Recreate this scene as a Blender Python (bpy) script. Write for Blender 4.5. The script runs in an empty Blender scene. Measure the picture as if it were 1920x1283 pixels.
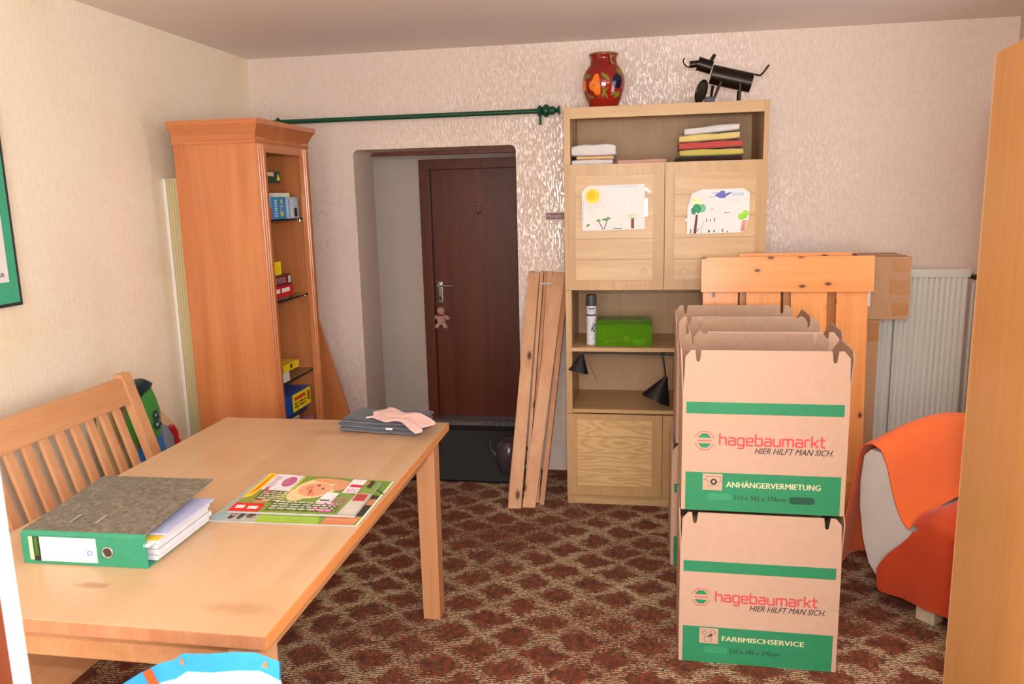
import bpy, bmesh, math, random
from mathutils import Vector, Matrix
from mathutils import noise as mnoise
random.seed(7)
sc = bpy.context.scene
C = sc.collection
PI = math.pi

# ------------------------------------------------------------------ camera
CAM = Vector((0, 0, 1.5717))
yaw, pit, rol = .1678, .1813, -.0235
F = Vector((-math.sin(yaw)*math.cos(pit), math.cos(yaw)*math.cos(pit), -math.sin(pit)))
r0 = F.cross(Vector((0, 0, 1))).normalized(); u0 = r0.cross(F)
R = r0*math.cos(rol)+u0*math.sin(rol); U = -r0*math.sin(rol)+u0*math.cos(rol)
cd = bpy.data.cameras.new('camera'); cam = bpy.data.objects.new('camera', cd); C.objects.link(cam)
m = Matrix((R, U, -F)).transposed().to_4x4(); m.translation = CAM; cam.matrix_world = m
cd.sensor_width = 36; cd.lens = 36*1471.08/1920; cd.clip_start = .05
cd.dof.use_dof = True; cd.dof.focus_distance = 3.3; cd.dof.aperture_fstop = 7.0
sc.camera = cam
# ------------------------------------------------------------------ light
sc.view_settings.view_transform = 'Standard'; sc.view_settings.look = 'None'
sc.view_settings.exposure = 0.0; sc.view_settings.gamma = 1.0; sc.view_settings.use_curve_mapping = False
w = bpy.data.worlds.new('world'); sc.world = w; w.use_nodes = True
bg = w.node_tree.nodes['Background']; bg.inputs[0].default_value = (.75, .85, 1, 1); bg.inputs[1].default_value = 1.0

def light(name, kind, loc, energy, col=(1, 1, 1), size=.1, sy=None, direction=None):
    l = bpy.data.lights.new(name, kind); l.energy = energy; l.color = col
    if kind == 'AREA':
        l.size = size
        if sy: l.shape = 'RECTANGLE'; l.size_y = sy
    elif kind in ('POINT', 'SPOT'): l.shadow_soft_size = size
    o = bpy.data.objects.new(name, l); C.objects.link(o); o.location = loc
    if direction: o.rotation_euler = Vector(direction).to_track_quat('-Z', 'Y').to_euler()
    return o
# the flash on the camera's hot shoe
light('camera_flash', 'POINT', CAM+U*.17+R*.045, 82, (1, .965, .955), .022)
# daylight through the window in the right wall
light('daylight_right_back', 'AREA', (1.735, 2.72, 1.5), 16, (1, .985, .96), 1.0, 1.15, (-1, -.1, -.05))
light('daylight_right', 'AREA', (1.735, -.05, 1.5), 36, (1, .985, .96), 1.7, 1.15, (-1, .25, -.05))
# added ambient fill behind the camera, tilted up to brighten the ceiling
light('fill_front', 'AREA', (.1, -1.42, 1.45), 112, (1, .97, .945), 2.2, 1.2, (0, 1, .5))
light('hall_fill', 'AREA', (-3.1, 4.98, 1.7), 1.6, (1, .97, .86), .5, .9, (1, 0, -.1))  # unseen weak area lamp for the hall, which has no window

# ------------------------------------------------------------------ materials
def lin(c):
    c = c/255
    return c/12.92 if c <= .04045 else ((c+.055)/1.055)**2.4
def rgb(r, g, b): return (lin(r), lin(g), lin(b), 1)
class NT:
    def __init__(s, name):
        s.m = bpy.data.materials.new(name); s.m.use_nodes = True; s.t = s.m.node_tree; s.b = s.t.nodes['Principled BSDF']
    def n(s, typ, **k):
        n = s.t.nodes.new(typ)
        for a, v in k.items():
            if a.startswith('i_'):
                key = a[2:]; key = int(key) if key.isdigit() else key.replace('_', ' ')
                n.inputs[key].default_value = v
            else: setattr(n, a, v)
        return n
    def l(s, a, b): s.t.links.new(a, b)
    def math(s, op, a, b=None, c=None, clamp=False):
        n = s.t.nodes.new('ShaderNodeMath'); n.operation = op; n.use_clamp = clamp
        for i, v in enumerate((a, b, c)):
            if v is None: continue
            if hasattr(v, 'is_output'): s.l(v, n.inputs[i])
            else: n.inputs[i].default_value = v
        return n.outputs[0]
    def mix(s, f, a, b):
        n = s.t.nodes.new('ShaderNodeMix'); n.data_type = 'RGBA'
        for i, v in ((0, f), (6, a), (7, b)):
            if hasattr(v, 'is_output'): s.l(v, n.inputs[i])
            else: n.inputs[i].default_value = v
        return n.outputs[2]
    def noise(s, vec, scale, detail=3, rough=.5, dist=0):
        n = s.n('ShaderNodeTexNoise'); n.inputs['Scale'].default_value = scale; n.inputs['Detail'].default_value = detail
        n.inputs['Roughness'].default_value = rough; n.inputs['Distortion'].default_value = dist
        if vec is not None: s.l(vec, n.inputs['Vector'])
        return n.outputs[0]
    def ramp(s, f, *stops):
        n = s.n('ShaderNodeValToRGB'); e = n.color_ramp.elements
        while len(e) < len(stops): e.new(.5)
        for i, (p, c) in enumerate(stops): e[i].position = p; e[i].color = c
        s.l(f, n.inputs[0]); return n.outputs[0]
    def coord(s, scale=(1, 1, 1), kind='Object', rnd=True):
        tc = s.n('ShaderNodeTexCoord'); mp = s.n('ShaderNodeMapping'); mp.inputs['Scale'].default_value = scale
        v = tc.outputs[kind]
        if rnd:
            oi = s.n('ShaderNodeObjectInfo'); ad = s.n('ShaderNodeVectorMath', operation='ADD')
            mu = s.math('MULTIPLY', oi.outputs['Random'], 7.0); s.l(v, ad.inputs[0]); s.l(mu, ad.inputs[1]); v = ad.outputs[0]
        s.l(v, mp.inputs['Vector']); return mp.outputs[0]
    def bump(s, h, strength=.3, dist=.002):
        n = s.n('ShaderNodeBump'); n.inputs['Strength'].default_value = strength; n.inputs['Distance'].default_value = dist
        s.l(h, n.inputs['Height']); s.l(n.outputs[0], s.b.inputs['Normal'])
    def col(s, c):
        if hasattr(c, 'is_output'): s.l(c, s.b.inputs['Base Color'])
        else: s.b.inputs['Base Color'].default_value = c
    def set(s, **k):
        for a, v in k.items(): s.b.inputs[a.replace('_', ' ')].default_value = v
        return s
CACHE = {}
def plain(name, c, rough=.5, metal=0, grain=.06, spec=.5, **k):
    if name in CACHE: return CACHE[name]
    t = NT(name); v = t.coord(); f = t.noise(v, 45, 3)
    c1 = rgb(*c); a = tuple(x*(1-grain) for x in c1[:3])+(1,); b = tuple(min(1, x*(1+grain)) for x in c1[:3])+(1,)
    t.col(t.ramp(f, (.3, a), (.7, b))); t.set(Roughness=rough, Metallic=metal, **{'Specular_IOR_Level': spec})
    t.set(**k); CACHE[name] = t.m; return t.m
def cloth(name, c, c2=None, scale=500, bump=.3):
    if name in CACHE: return CACHE[name]
    t = NT(name); v = t.coord(); f = t.noise(v, 14, 4, .6); g = t.noise(v, scale, 2)
    c2 = c2 or tuple(x*.85 for x in c)
    t.col(t.mix(f, rgb(*c), rgb(*c2))); t.set(Roughness=.95, Sheen_Weight=.15, Specular_IOR_Level=.15); t.bump(g, bump, .0012)
    CACHE[name] = t.m; return t.m
def wood(name, c1, c2, axis='x', scale=1, rough=.38, knots=0, bump=.1, coat=0, cont=(.3, .7), spec=.5):
    if name in CACHE: return CACHE[name]
    t = NT(name); s = [9*scale]*3; s['xyz'.index(axis)] = .7*scale
    v = t.coord(tuple(s)); f = t.noise(v, 1.0, 5, .6, .9)
    s2 = [120*scale]*3; s2['xyz'.index(axis)] = 3*scale
    v2 = t.coord(tuple(s2)); g = t.noise(v2, 1.0, 3, .6)
    col = t.ramp(f, (cont[0], rgb(*c1)), (cont[1], rgb(*c2)))
    dark = tuple(x*.72 for x in rgb(*c2)[:3])+(1,)
    col = t.mix(t.math('MULTIPLY', t.math('SUBTRACT', g, .45, clamp=True), 1.1, clamp=True), col, dark)
    if knots:
        s3 = [11*knots]*3; s3['xyz'.index(axis)] = 6*knots
        v3 = t.coord(tuple(s3)); vo = t.n('ShaderNodeTexVoronoi'); vo.voronoi_dimensions = '2D'; vo.inputs['Scale'].default_value = 1
        sp_ = t.n('ShaderNodeSeparateXYZ'); cb_ = t.n('ShaderNodeCombineXYZ'); t.l(v3, sp_.inputs[0]); t.l(sp_.outputs[0], cb_.inputs[0]); t.l(sp_.outputs[2], cb_.inputs[1]); t.l(cb_.outputs[0], vo.inputs['Vector'])
        d = vo.outputs['Distance']; sep = t.n('ShaderNodeSeparateColor'); t.l(vo.outputs['Color'], sep.inputs[0])
        pick = t.math('GREATER_THAN', sep.outputs[0], .5)
        k = t.math('MULTIPLY', t.math('SUBTRACT', 1, t.math('DIVIDE', d, .13), clamp=True), pick)
        halo = t.math('MULTIPLY', t.math('SUBTRACT', 1, t.math('DIVIDE', d, .3), clamp=True), pick)
        col = t.mix(t.math('MULTIPLY', halo, .35), col, tuple(x*.6 for x in rgb(*c2)[:3])+(1,))
        col = t.mix(t.math('MULTIPLY', k, 1.6, clamp=True), col, rgb(92, 44, 20))
    t.col(col); t.set(Roughness=rough, Coat_Weight=coat, Coat_Roughness=.15, Specular_IOR_Level=spec); t.bump(g, bump, .0008)
    CACHE[name] = t.m; return t.m

def wallpaper(name, c1, c2, fleck=0, sheen=.35, yellow=0):
    t = NT(name); tc = t.coord((1, 1, .35), rnd=False); tc1 = t.coord((1, 1, 1), rnd=False)
    f = t.noise(tc, 90, 5, .7); g = t.noise(tc1, 2.2, 3)
    col = t.mix(t.ramp(f, (.35, (0, 0, 0, 1)), (.65, (1, 1, 1, 1))), rgb(*c1), rgb(*c2))
    if yellow:
        h = t.noise(tc1, 1.7, 3, .6); col = t.mix(t.math('MULTIPLY', t.ramp(h, (.45, (0, 0, 0, 1)), (.7, (1, 1, 1, 1))), yellow), col, rgb(214, 180, 112))
    fl = t.noise(t.coord((1, 1, .28), rnd=False), 125, 2, .6)
    mask = t.ramp(fl, (.53, (0, 0, 0, 1)), (.57, (1, 1, 1, 1)))
    if fleck:
        patch = t.ramp(g, (.3, (.35, .35, .35, 1)), (.6, (1, 1, 1, 1)))
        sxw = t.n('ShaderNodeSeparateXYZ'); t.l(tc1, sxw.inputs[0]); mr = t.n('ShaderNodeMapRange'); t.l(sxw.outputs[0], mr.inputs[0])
        for q_, v_ in ((1, .55), (2, 1.15), (3, 1.0), (4, .22)): mr.inputs[q_].default_value = v_      # window reflection held down in the material: flecks fade to the right
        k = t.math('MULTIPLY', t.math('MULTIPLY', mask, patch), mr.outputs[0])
        col = t.mix(t.math('MULTIPLY', k, .42), col, rgb(236, 236, 242))
        t.l(t.math('MULTIPLY_ADD', k, -.30, .62), t.b.inputs['Roughness'])
        t.l(t.math('MULTIPLY', k, fleck), t.b.inputs['Metallic'])
        t.l(t.math('MULTIPLY_ADD', k, .3, .3), t.b.inputs['Specular IOR Level'])
    else: t.set(Roughness=.6, Specular_IOR_Level=sheen)
    t.col(col); t.bump(f, .16 if fleck else .4, .003)
    return t.m

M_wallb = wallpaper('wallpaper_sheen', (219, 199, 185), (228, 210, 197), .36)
M_walll = wallpaper('wallpaper_cream', (236, 223, 198), (244, 233, 213), 0, yellow=.3)
M_ceil = plain('ceiling_paint', (236, 225, 217), .8, grain=.02, spec=.2)
M_hall = plain('hall_plaster', (194, 176, 160), .8, grain=.04, spec=.2)
M_oak = wood('light_oak_veneer', (199, 162, 113), (186, 148, 98), 'x', 1.0, .42, cont=(.35, .65))
M_oakz = wood('light_oak_vertical', (196, 158, 110), (183, 145, 97), 'z', 1.0, .42, cont=(.35, .65))
M_oakp = wood('light_oak_slat', (204, 168, 119), (190, 152, 103), 'x', 1.6, .4, cont=(.38, .6))
def cathedral(name, c1, c2):
    t = NT(name); n1 = t.noise(t.coord((2.2, 2, 13)), 1, 1.5, .4, .3); g = t.noise(t.coord((4, 150, 150)), 1, 3, .6)
    f = t.math('ADD', t.math('MULTIPLY', t.math('PINGPONG', t.math('MULTIPLY', n1, 11), .5), 1.0), t.math('MULTIPLY', g, .5))
    t.col(t.ramp(f, (.25, rgb(*c2)), (.6, rgb(*c1)))); t.set(Roughness=.42); t.bump(g, .1, .0008); return t.m
M_oakc = cathedral('oak_slat_figured', (214, 178, 124), (192, 152, 98))
M_oakd = wood('oak_back', (190, 156, 120), (178, 144, 108), 'z', 1, .6)
M_cherry = wood('cherry_veneer', (208, 136, 84), (188, 110, 62), 'z', .8, .3, coat=.25)
M_cherryx = wood('cherry_moulding', (204, 130, 78), (182, 102, 56), 'x', .8, .32, coat=.25)
M_cherryy = wood('cherry_moulding_side', (204, 130, 78), (182, 102, 56), 'y', .8, .32, coat=.25)
M_pine = wood('orange_pine', (238, 160, 92), (222, 138, 72), 'x', .9, .38, knots=1.1, coat=.15)
M_pinez = wood('orange_pine_upright', (238, 164, 96), (220, 140, 74), 'z', .9, .38, knots=1.1, coat=.15)
M_raw = wood('raw_spruce', (226, 178, 138), (208, 154, 112), 'z', 1.1, .6, knots=.75)
M_rawd = wood('raw_spruce_dark', (204, 150, 108), (178, 122, 82), 'z', 1.1, .6, knots=.7)
M_beech = wood('beech', (212, 158, 112), (198, 138, 92), 'y', 1, .36)
M_beechz = wood('beech_upright', (214, 162, 118), (200, 142, 98), 'z', 1, .36)
M_birch = wood('birch_veneer', (204, 146, 82), (184, 124, 62), 'z', .45, .42, cont=(.25, .75))
M_birche = plain('birch_edge', (238, 196, 142), .4, grain=.05)
M_maho = wood('mahogany', (118, 58, 34), (90, 40, 22), 'z', .8, .4)
M_mahof = wood('mahogany_frame', (120, 58, 30), (92, 40, 20), 'z', .9, .4)
M_black = plain('black_metal', (22, 22, 24), .38, 0, .05)
M_iron = plain('blued_steel', (52, 44, 40), .33, .85, .15)
M_chrome = plain('chrome', (205, 205, 208), .2, 1, .02)
M_green = plain('green_enamel', (10, 74, 50), .3, 0, .05)
M_card = plain('cardboard_print', (202, 168, 145), .75, grain=.03, spec=.2)
M_cardi = plain('cardboard_inside', (184, 152, 128), .85, grain=.05, spec=.15)
M_cardb = plain('brown_cardboard', (184, 142, 106), .75, grain=.05, spec=.25)
M_tape = plain('packing_tape', (180, 126, 78), .22, grain=.05)
M_pgreen = plain('print_green', (40, 138, 92), .6, grain=.03)
M_pred = plain('print_red', (214, 74, 78), .6, grain=.02)
M_pblack = plain('print_black', (44, 42, 48), .6)
M_pcream = plain('print_cream', (222, 214, 170), .6)
M_white = plain('white_paper', (228, 226, 223), .7, grain=.02)
M_whitep = plain('white_paint', (232, 236, 240), .35, grain=.01)
M_rad = plain('radiator_enamel', (224, 224, 214), .35, grain=.02)
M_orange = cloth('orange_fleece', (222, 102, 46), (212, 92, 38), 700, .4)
M_chairw = cloth('white_upholstery', (216, 212, 206), (200, 196, 190), 500, .2)
M_mat = cloth('black_mat', (16, 16, 17), (22, 22, 22), 300, .4)

def carpet():
    t = NT('patterned_carpet'); v = t.coord(rnd=False); wob = t.noise(v, 13, 4, .65)
    sx = t.n('ShaderNodeSeparateXYZ'); t.l(v, sx.inputs[0]); x, y = sx.outputs[0], sx.outputs[1]
    wv = t.math('MULTIPLY', t.math('SUBTRACT', wob, .5), .9)
    uu = t.math('DIVIDE', t.math('ADD', x, .814), .24); vv = t.math('DIVIDE', t.math('SUBTRACT', y, 2.475), .21)
    a = t.math('ADD', t.math('ADD', uu, vv), wv); b = t.math('ADD', t.math('SUBTRACT', uu, vv), wv)
    L = t.math('MAXIMUM', t.math('PINGPONG', a, .5), t.math('PINGPONG', b, .5))
    prob = t.n('ShaderNodeMapRange', interpolation_type='SMOOTHSTEP'); prob.inputs[1].default_value = .19; prob.inputs[2].default_value = .48
    prob.inputs[3].default_value = .30; prob.inputs[4].default_value = .59; t.l(L, prob.inputs[0])
    big = t.noise(v, 1.3, 2)
    mo = t.math('MULTIPLY_ADD', t.ramp(t.noise(v, 2.1, 2), (.35, (0, 0, 0, 1)), (.6, (1, 1, 1, 1))), .55, .45)
    pp = t.math('ADD', t.math('MULTIPLY', prob.outputs[0], mo), t.math('MULTIPLY', t.math('SUBTRACT', 1, mo), .43))
    pr = t.math('ADD', pp, t.math('MULTIPLY', t.math('SUBTRACT', big, .5), .25))
    # knitted rows
    fx = t.coord((70, 130, 1), rnd=False); fl = t.noise(fx, 1.0, 3, .7)
    wave = t.math('MULTIPLY', t.math('SINE', t.math('MULTIPLY', x, 620)), .16)
    jit = t.math('MULTIPLY', t.noise(t.coord((30, 30, 1), rnd=False), 1, 2), .9)
    row = t.math('PINGPONG', t.math('ADD', t.math('ADD', t.math('MULTIPLY', y, 96), wave), jit), .5)
    thr = t.math('ADD', t.math('MULTIPLY', t.math('SUBTRACT', row, .25), .62), fl)
    mk = t.n('ShaderNodeMapRange', interpolation_type='SMOOTHSTEP'); mk.inputs[1].default_value = .0; mk.inputs[2].default_value = .1
    t.l(t.math('SUBTRACT', t.math('ADD', thr, pr), 1.04), mk.inputs[0])
    rn = t.noise(t.coord((45, 28, 1), rnd=False), 1, 3)
    brown = t.ramp(rn, (.3, rgb(66, 34, 13)), (.5, rgb(106, 48, 20)), (.72, rgb(136, 63, 31)))
    beige = t.mix(t.noise(v, 7, 2), rgb(206, 182, 146), rgb(212, 200, 158))
    t.col(t.mix(mk.outputs[0], brown, beige)); t.set(Roughness=.95, Specular_IOR_Level=.1, Sheen_Weight=.1); t.bump(t.math('ADD', row, fl), .8, .004)
    return t.m
M_carpet = carpet()

def butcher():
    t = NT('beech_staves'); mp = t.coord((1, 1, 1), rnd=False)
    rot = t.n('ShaderNodeMapping'); rot.inputs['Rotation'].default_value = (0, 0, PI/2); t.l(mp, rot.inputs[0])
    br = t.n('ShaderNodeTexBrick'); t.l(rot.outputs[0], br.inputs['Vector'])
    for k, vv in (('Scale', 1), ('Mortar Size', .0), ('Brick Width', .62), ('Row Height', .042), ('Bias', 0)): br.inputs[k].default_value = vv
    br.offset = .37; br.inputs['Color1'].default_value = (0, 0, 0, 1); br.inputs['Color2'].default_value = (1, 1, 1, 1)
    g = t.noise(t.coord((160, 4, 160), rnd=False), 1, 4, .6); f = t.noise(mp, 3, 4, .6)
    col = t.mix(br.outputs[0], rgb(210, 175, 138), rgb(201, 165, 127))
    col = t.mix(t.math('MULTIPLY', g, .35), col, rgb(190, 150, 112))
    st = t.ramp(f, (.56, (0, 0, 0, 1)), (.72, (1, 1, 1, 1))); col = t.mix(t.math('MULTIPLY', st, .35), col, rgb(192, 142, 96))
    # two worn stains in the varnish
    sx = t.n('ShaderNodeSeparateXYZ'); t.l(mp, sx.inputs[0])
    for (cx, cy, rx, ry, a) in ((-1.196, 1.436, .045, .016, .6), (-1.08, 2.60, .15, .045, .35), (-1.15, 2.70, .1, .03, .25), (-.82, 1.38, .09, .03, .3)):
        dx = t.math('DIVIDE', t.math('SUBTRACT', sx.outputs[0], cx), rx); dy = t.math('DIVIDE', t.math('SUBTRACT', sx.outputs[1], cy), ry)
        d = t.math('ADD', t.math('MULTIPLY', dx, dx), t.math('MULTIPLY', dy, dy)); d = t.math('ADD', d, t.math('MULTIPLY', t.math('SUBTRACT', t.noise(mp, 40, 3), .5), 1.6))
        k = t.math('MULTIPLY', t.math('SUBTRACT', 1.1, d, clamp=True), a); col = t.mix(k, col, rgb(160, 96, 46))
    t.col(col); t.set(Roughness=.33, Specular_IOR_Level=.5); t.bump(g, .05, .0005); return t.m
M_table = butcher()

# ------------------------------------------------------------------ mesh helpers
def box(bm, x0, x1, y0, y1, z0, z1):
    v = [bm.verts.new((x, y, z)) for x in (x0, x1) for y in (y0, y1) for z in (z0, z1)]
    for f in ((0, 1, 3, 2), (4, 6, 7, 5), (0, 4, 5, 1), (2, 3, 7, 6), (0, 2, 6, 4), (1, 5, 7, 3)): bm.faces.new([v[i] for i in f])
    return v
def prism(bm, poly, fn, d0, d1):
    a = [bm.verts.new(fn(s, t, d0)) for s, t in poly]; b = [bm.verts.new(fn(s, t, d1)) for s, t in poly]
    n = len(poly); bm.faces.new(a[::-1]); bm.faces.new(b)
    for i in range(n): bm.faces.new((a[i], a[(i+1) % n], b[(i+1) % n], b[i]))
FXZ = lambda s, t, d: (s, d, t)
FXY = lambda s, t, d: (s, t, d)
FYZ = lambda s, t, d: (d, s, t)
def lathe(bm, prof, n=32, c=(0, 0, 0), ax=None):
    mt = Matrix.Translation(c)
    if ax is not None: mt = mt @ Vector(ax).to_track_quat('Z', 'Y').to_matrix().to_4x4()
    rings = [[bm.verts.new(mt @ Vector((r*math.cos(2*PI*k/n), r*math.sin(2*PI*k/n), z))) for k in range(n)] if r > 1e-6 else [bm.verts.new(mt @ Vector((0, 0, z)))] for r, z in prof]
    for a, b in zip(rings, rings[1:]):
        for k in range(n):
            k2 = (k+1) % n
            if len(a) == 1 and len(b) == 1: continue
            if len(a) == 1: bm.faces.new((a[0], b[k2], b[k]))
            elif len(b) == 1: bm.faces.new((a[k], a[k2], b[0]))
            else: bm.faces.new((a[k], a[k2], b[k2], b[k]))
def cyl(bm, p, q, r, r2=None, n=16):
    p = Vector(p); q = Vector(q); d = (q-p); r2 = r if r2 is None else r2
    lathe(bm, [(0, 0), (r, 0), (r2, d.length), (0, d.length)], n, p, d)
def tube(bm, pts, r, n=10):
    pts = [Vector(p) for p in pts]; rs = r if isinstance(r, (list, tuple)) else [r]*len(pts); rings = []
    prev = None
    for i, p in enumerate(pts):
        d = (pts[min(i+1, len(pts)-1)]-pts[max(i-1, 0)]).normalized()
        if prev is None: up = Vector((0, 0, 1)) if abs(d.z) < .9 else Vector((1, 0, 0)); x = d.cross(up).normalized()
        else: x = (prev-d*prev.dot(d)).normalized()
        prev = x; y = d.cross(x); rings.append([bm.verts.new(p+(x*math.cos(2*PI*k/n)+y*math.sin(2*PI*k/n))*rs[i]) for k in range(n)])
    for a, b in zip(rings, rings[1:]):
        for k in range(n): bm.faces.new((a[k], a[(k+1) % n], b[(k+1) % n], b[k]))
    bm.faces.new(rings[0][::-1]); bm.faces.new(rings[-1])
def grid(bm, fn, nu, nv, thick=0, normal=None):
    g = [[bm.verts.new(fn(i/nu, j/nv)) for j in range(nv+1)] for i in range(nu+1)]
    fs = [bm.faces.new((g[i][j], g[i+1][j], g[i+1][j+1], g[i][j+1])) for i in range(nu) for j in range(nv)]
    if thick:
        bm.normal_update(); bmesh.ops.solidify(bm, geom=fs, thickness=thick)
def sm(a, b, x):
    t = max(0, min(1, (x-a)/(b-a))); return t*t*(3-2*t)
def M(name, bm, mat, parent=None, bevel=0, seg=2, ang=35, subd=0):
    bmesh.ops.recalc_face_normals(bm, faces=bm.faces[:])
    if bevel:
        bmesh.ops.bevel(bm, geom=[e for e in bm.edges if len(e.link_faces) == 2 and e.calc_face_angle(0) > .3], offset=bevel, segments=seg, affect='EDGES', clamp_overlap=True, profile=.6)
    for f in bm.faces: f.smooth = True
    for e in bm.edges:
        if len(e.link_faces) == 2 and e.calc_face_angle(0) > math.radians(ang): e.smooth = False
    me = bpy.data.meshes.new(name); bm.to_mesh(me); bm.free(); me.materials.append(mat)
    o = bpy.data.objects.new(name, me); C.objects.link(o)
    if parent: o.parent = parent
    if ang <= 50 and not subd:
        wn = o.modifiers.new('n', 'WEIGHTED_NORMAL'); wn.keep_sharp = True; wn.weight = 80
    if subd:
        md = o.modifiers.new('s', 'SUBSURF'); md.levels = subd; md.render_levels = subd
    return o
def B(name, mat, dims, parent=None, bevel=0, seg=2):
    bm = bmesh.new(); box(bm, *dims); return M(name, bm, mat, parent, bevel, seg)
def MB(): return bmesh.new()
def tag(o, label=None, cat=None, group=None, kind=None):
    if label: o['label'] = label
    if cat: o['category'] = cat
    if group: o['group'] = group
    if kind: o['kind'] = kind
    return o
def thing(name, label, cat, loc=(0, 0, 0), rz=0, group=None):
    o = bpy.data.objects.new(name, None); C.objects.link(o); o.location = loc; o.rotation_euler = (0, 0, rz); o.empty_display_size = .05
    return tag(o, label, cat, group)
def struct(name, bm, mat, **k): return tag(M(name, bm, mat, **k), kind='structure')
def copy_tree(o, parent=None):
    c = o.copy(); C.objects.link(c); c.parent = parent
    for ch in list(o.children): copy_tree(ch, c)
    return c

def flat(name, mat, polys, parent, fn, off):
    """flat print: 2-D polygons laid on a surface"""
    bm = MB()
    for i, p in enumerate(polys): bm.faces.new([bm.verts.new(fn(s, t, off*(1+.04*(i % 7)))) for s, t in p])
    me = bpy.data.meshes.new(name); bm.to_mesh(me); bm.free(); me.materials.append(mat)
    o = bpy.data.objects.new(name, me); C.objects.link(o)
    if parent: o.parent = parent
    return o
def rect(a, b, c, d): return [(a, c), (b, c), (b, d), (a, d)]
def ell(cx, cy, rx, ry=None, n=20, rot=0):
    ry = ry or rx; return [(cx+rx*math.cos(2*PI*k/n)*math.cos(rot)-ry*math.sin(2*PI*k/n)*math.sin(rot), cy+rx*math.cos(2*PI*k/n)*math.sin(rot)+ry*math.sin(2*PI*k/n)*math.cos(rot)) for k in range(n)]
def stroke(pts, w):
    out = []
    for (a, b), (c, d) in zip(pts, pts[1:]):
        L = math.hypot(c-a, d-b) or 1; nx, ny = -(d-b)/L*w/2, (c-a)/L*w/2; ex, ey = (c-a)/L*w*.3, (d-b)/L*w*.3
        out.append([(a-ex+nx, b-ey+ny), (a-ex-nx, b-ey-ny), (c+ex-nx, d+ey-ny), (c+ex+nx, d+ey+ny)])
    return out
TXT = {}
def text_polys(s, shear=0):
    if (s, shear) in TXT: return TXT[(s, shear)]
    cu = bpy.data.curves.new('t', 'FONT'); cu.body = s; cu.shear = shear; cu.resolution_u = 3; cu.fill_mode = 'FRONT'
    o = bpy.data.objects.new('t', cu); C.objects.link(o)
    dg = bpy.context.evaluated_depsgraph_get(); me = bpy.data.meshes.new_from_object(o.evaluated_get(dg))
    vs = [(v.co.x, v.co.y) for v in me.vertices]; ps = [[vs[i] for i in p.vertices] for p in me.polygons]
    bpy.data.objects.remove(o); bpy.data.curves.remove(cu); bpy.data.meshes.remove(me)
    x0 = min(v[0] for v in vs); x1 = max(v[0] for v in vs); y0 = min(v[1] for v in vs); y1 = max(v[1] for v in vs)
    r = [[((x-x0)/(x1-x0), (y-y0)/(y1-y0)) for x, y in p] for p in ps]; TXT[(s, shear)] = r; return r
def text(s, x0, x1, y0, y1, shear=0, bold=0):
    p = [[(x0+a*(x1-x0), y0+b*(y1-y0)) for a, b in q] for q in text_polys(s, shear)]
    if bold: p = p+[[(a+bold, b) for a, b in q] for q in p]
    return p
GL = dict(h=(.8, [[(0, 1.5), (0, 0)], [(0, 1), (.68, 1), (.8, .88), (.8, 0)]]), a=(.8, [[(.05, 1), (.68, 1), (.8, .88), (.8, 0), (.12, 0), (0, .12), (0, .45), (.1, .56), (.8, .56)]]),
 g=(.8, [[(.8, 0), (.12, 0), (0, .12), (0, .88), (.12, 1), (.8, 1), (.8, -.33), (.68, -.45), (.08, -.45)]]), e=(.8, [[(.78, 0), (.12, 0), (0, .12), (0, .88), (.12, 1), (.68, 1), (.8, .88), (.8, .5), (0, .5)]]),
 b=(.8, [[(0, 1.5), (0, 0), (.68, 0), (.8, .12), (.8, .88), (.68, 1), (0, 1)]]), u=(.8, [[(0, 1), (0, .12), (.12, 0), (.8, 0), (.8, 1)]]), m=(1.3, [[(0, 0), (0, 1), (1.18, 1), (1.3, .88), (1.3, 0)], [(.65, 1), (.65, 0)]]),
 r=(.5, [[(0, 0), (0, .88), (.12, 1), (.52, 1)]]), k=(.75, [[(0, 1.5), (0, 0)], [(0, .5), (.25, .5), (.72, 1)], [(.25, .5), (.75, 0)]]), t=(.5, [[(.12, 1.42), (.12, .12), (.24, 0), (.5, 0)], [(-.1, 1), (.5, 1)]]))
def square_text(word, x0, x1, zb, xh, w):
    """angular lettering drawn stroke by stroke"""
    tot = sum(GL[c][0]+.34 for c in word)-.34; k = (x1-x0)/tot; x = x0; out = []
    for c in word:
        for pl_ in GL[c][1]: out += stroke([(x+a*k, zb+b*xh) for a, b in pl_], w)
        x += (GL[c][0]+.34)*k
    return out
JUNK = {}
def junk(x0, x1, y0, y1, rows, seed=0, fill=.6):
    """lines of print too small to read: little dashes"""
    r = random.Random(seed); out = []; h = (y1-y0)/rows
    for k in range(rows):
        x = x0
        while x < x1-.001:
            w = r.uniform(.25, .9)*h*1.6; out.append(rect(x, min(x+w, x1), y0+k*h+h*.2, y0+k*h+h*(.2+fill))); x += w+h*.3
    return out

# ================================================================== SETTING
XL, XR, YB, YF, H = -2.202, 1.775, 4.3185, -1.5, 2.372
bm = MB(); box(bm, XL-.2, XR+.2, YF-.2, YB+.02, -.1, 0); struct('floor', bm, M_carpet)
bm = MB(); box(bm, XL-.2, XR+.2, YF-.2, YB+.1, H, H+.1); struct('ceiling', bm, M_ceil)
bm = MB(); DX0, DX1, DZ = -1.612, -.686, 1.857
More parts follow.
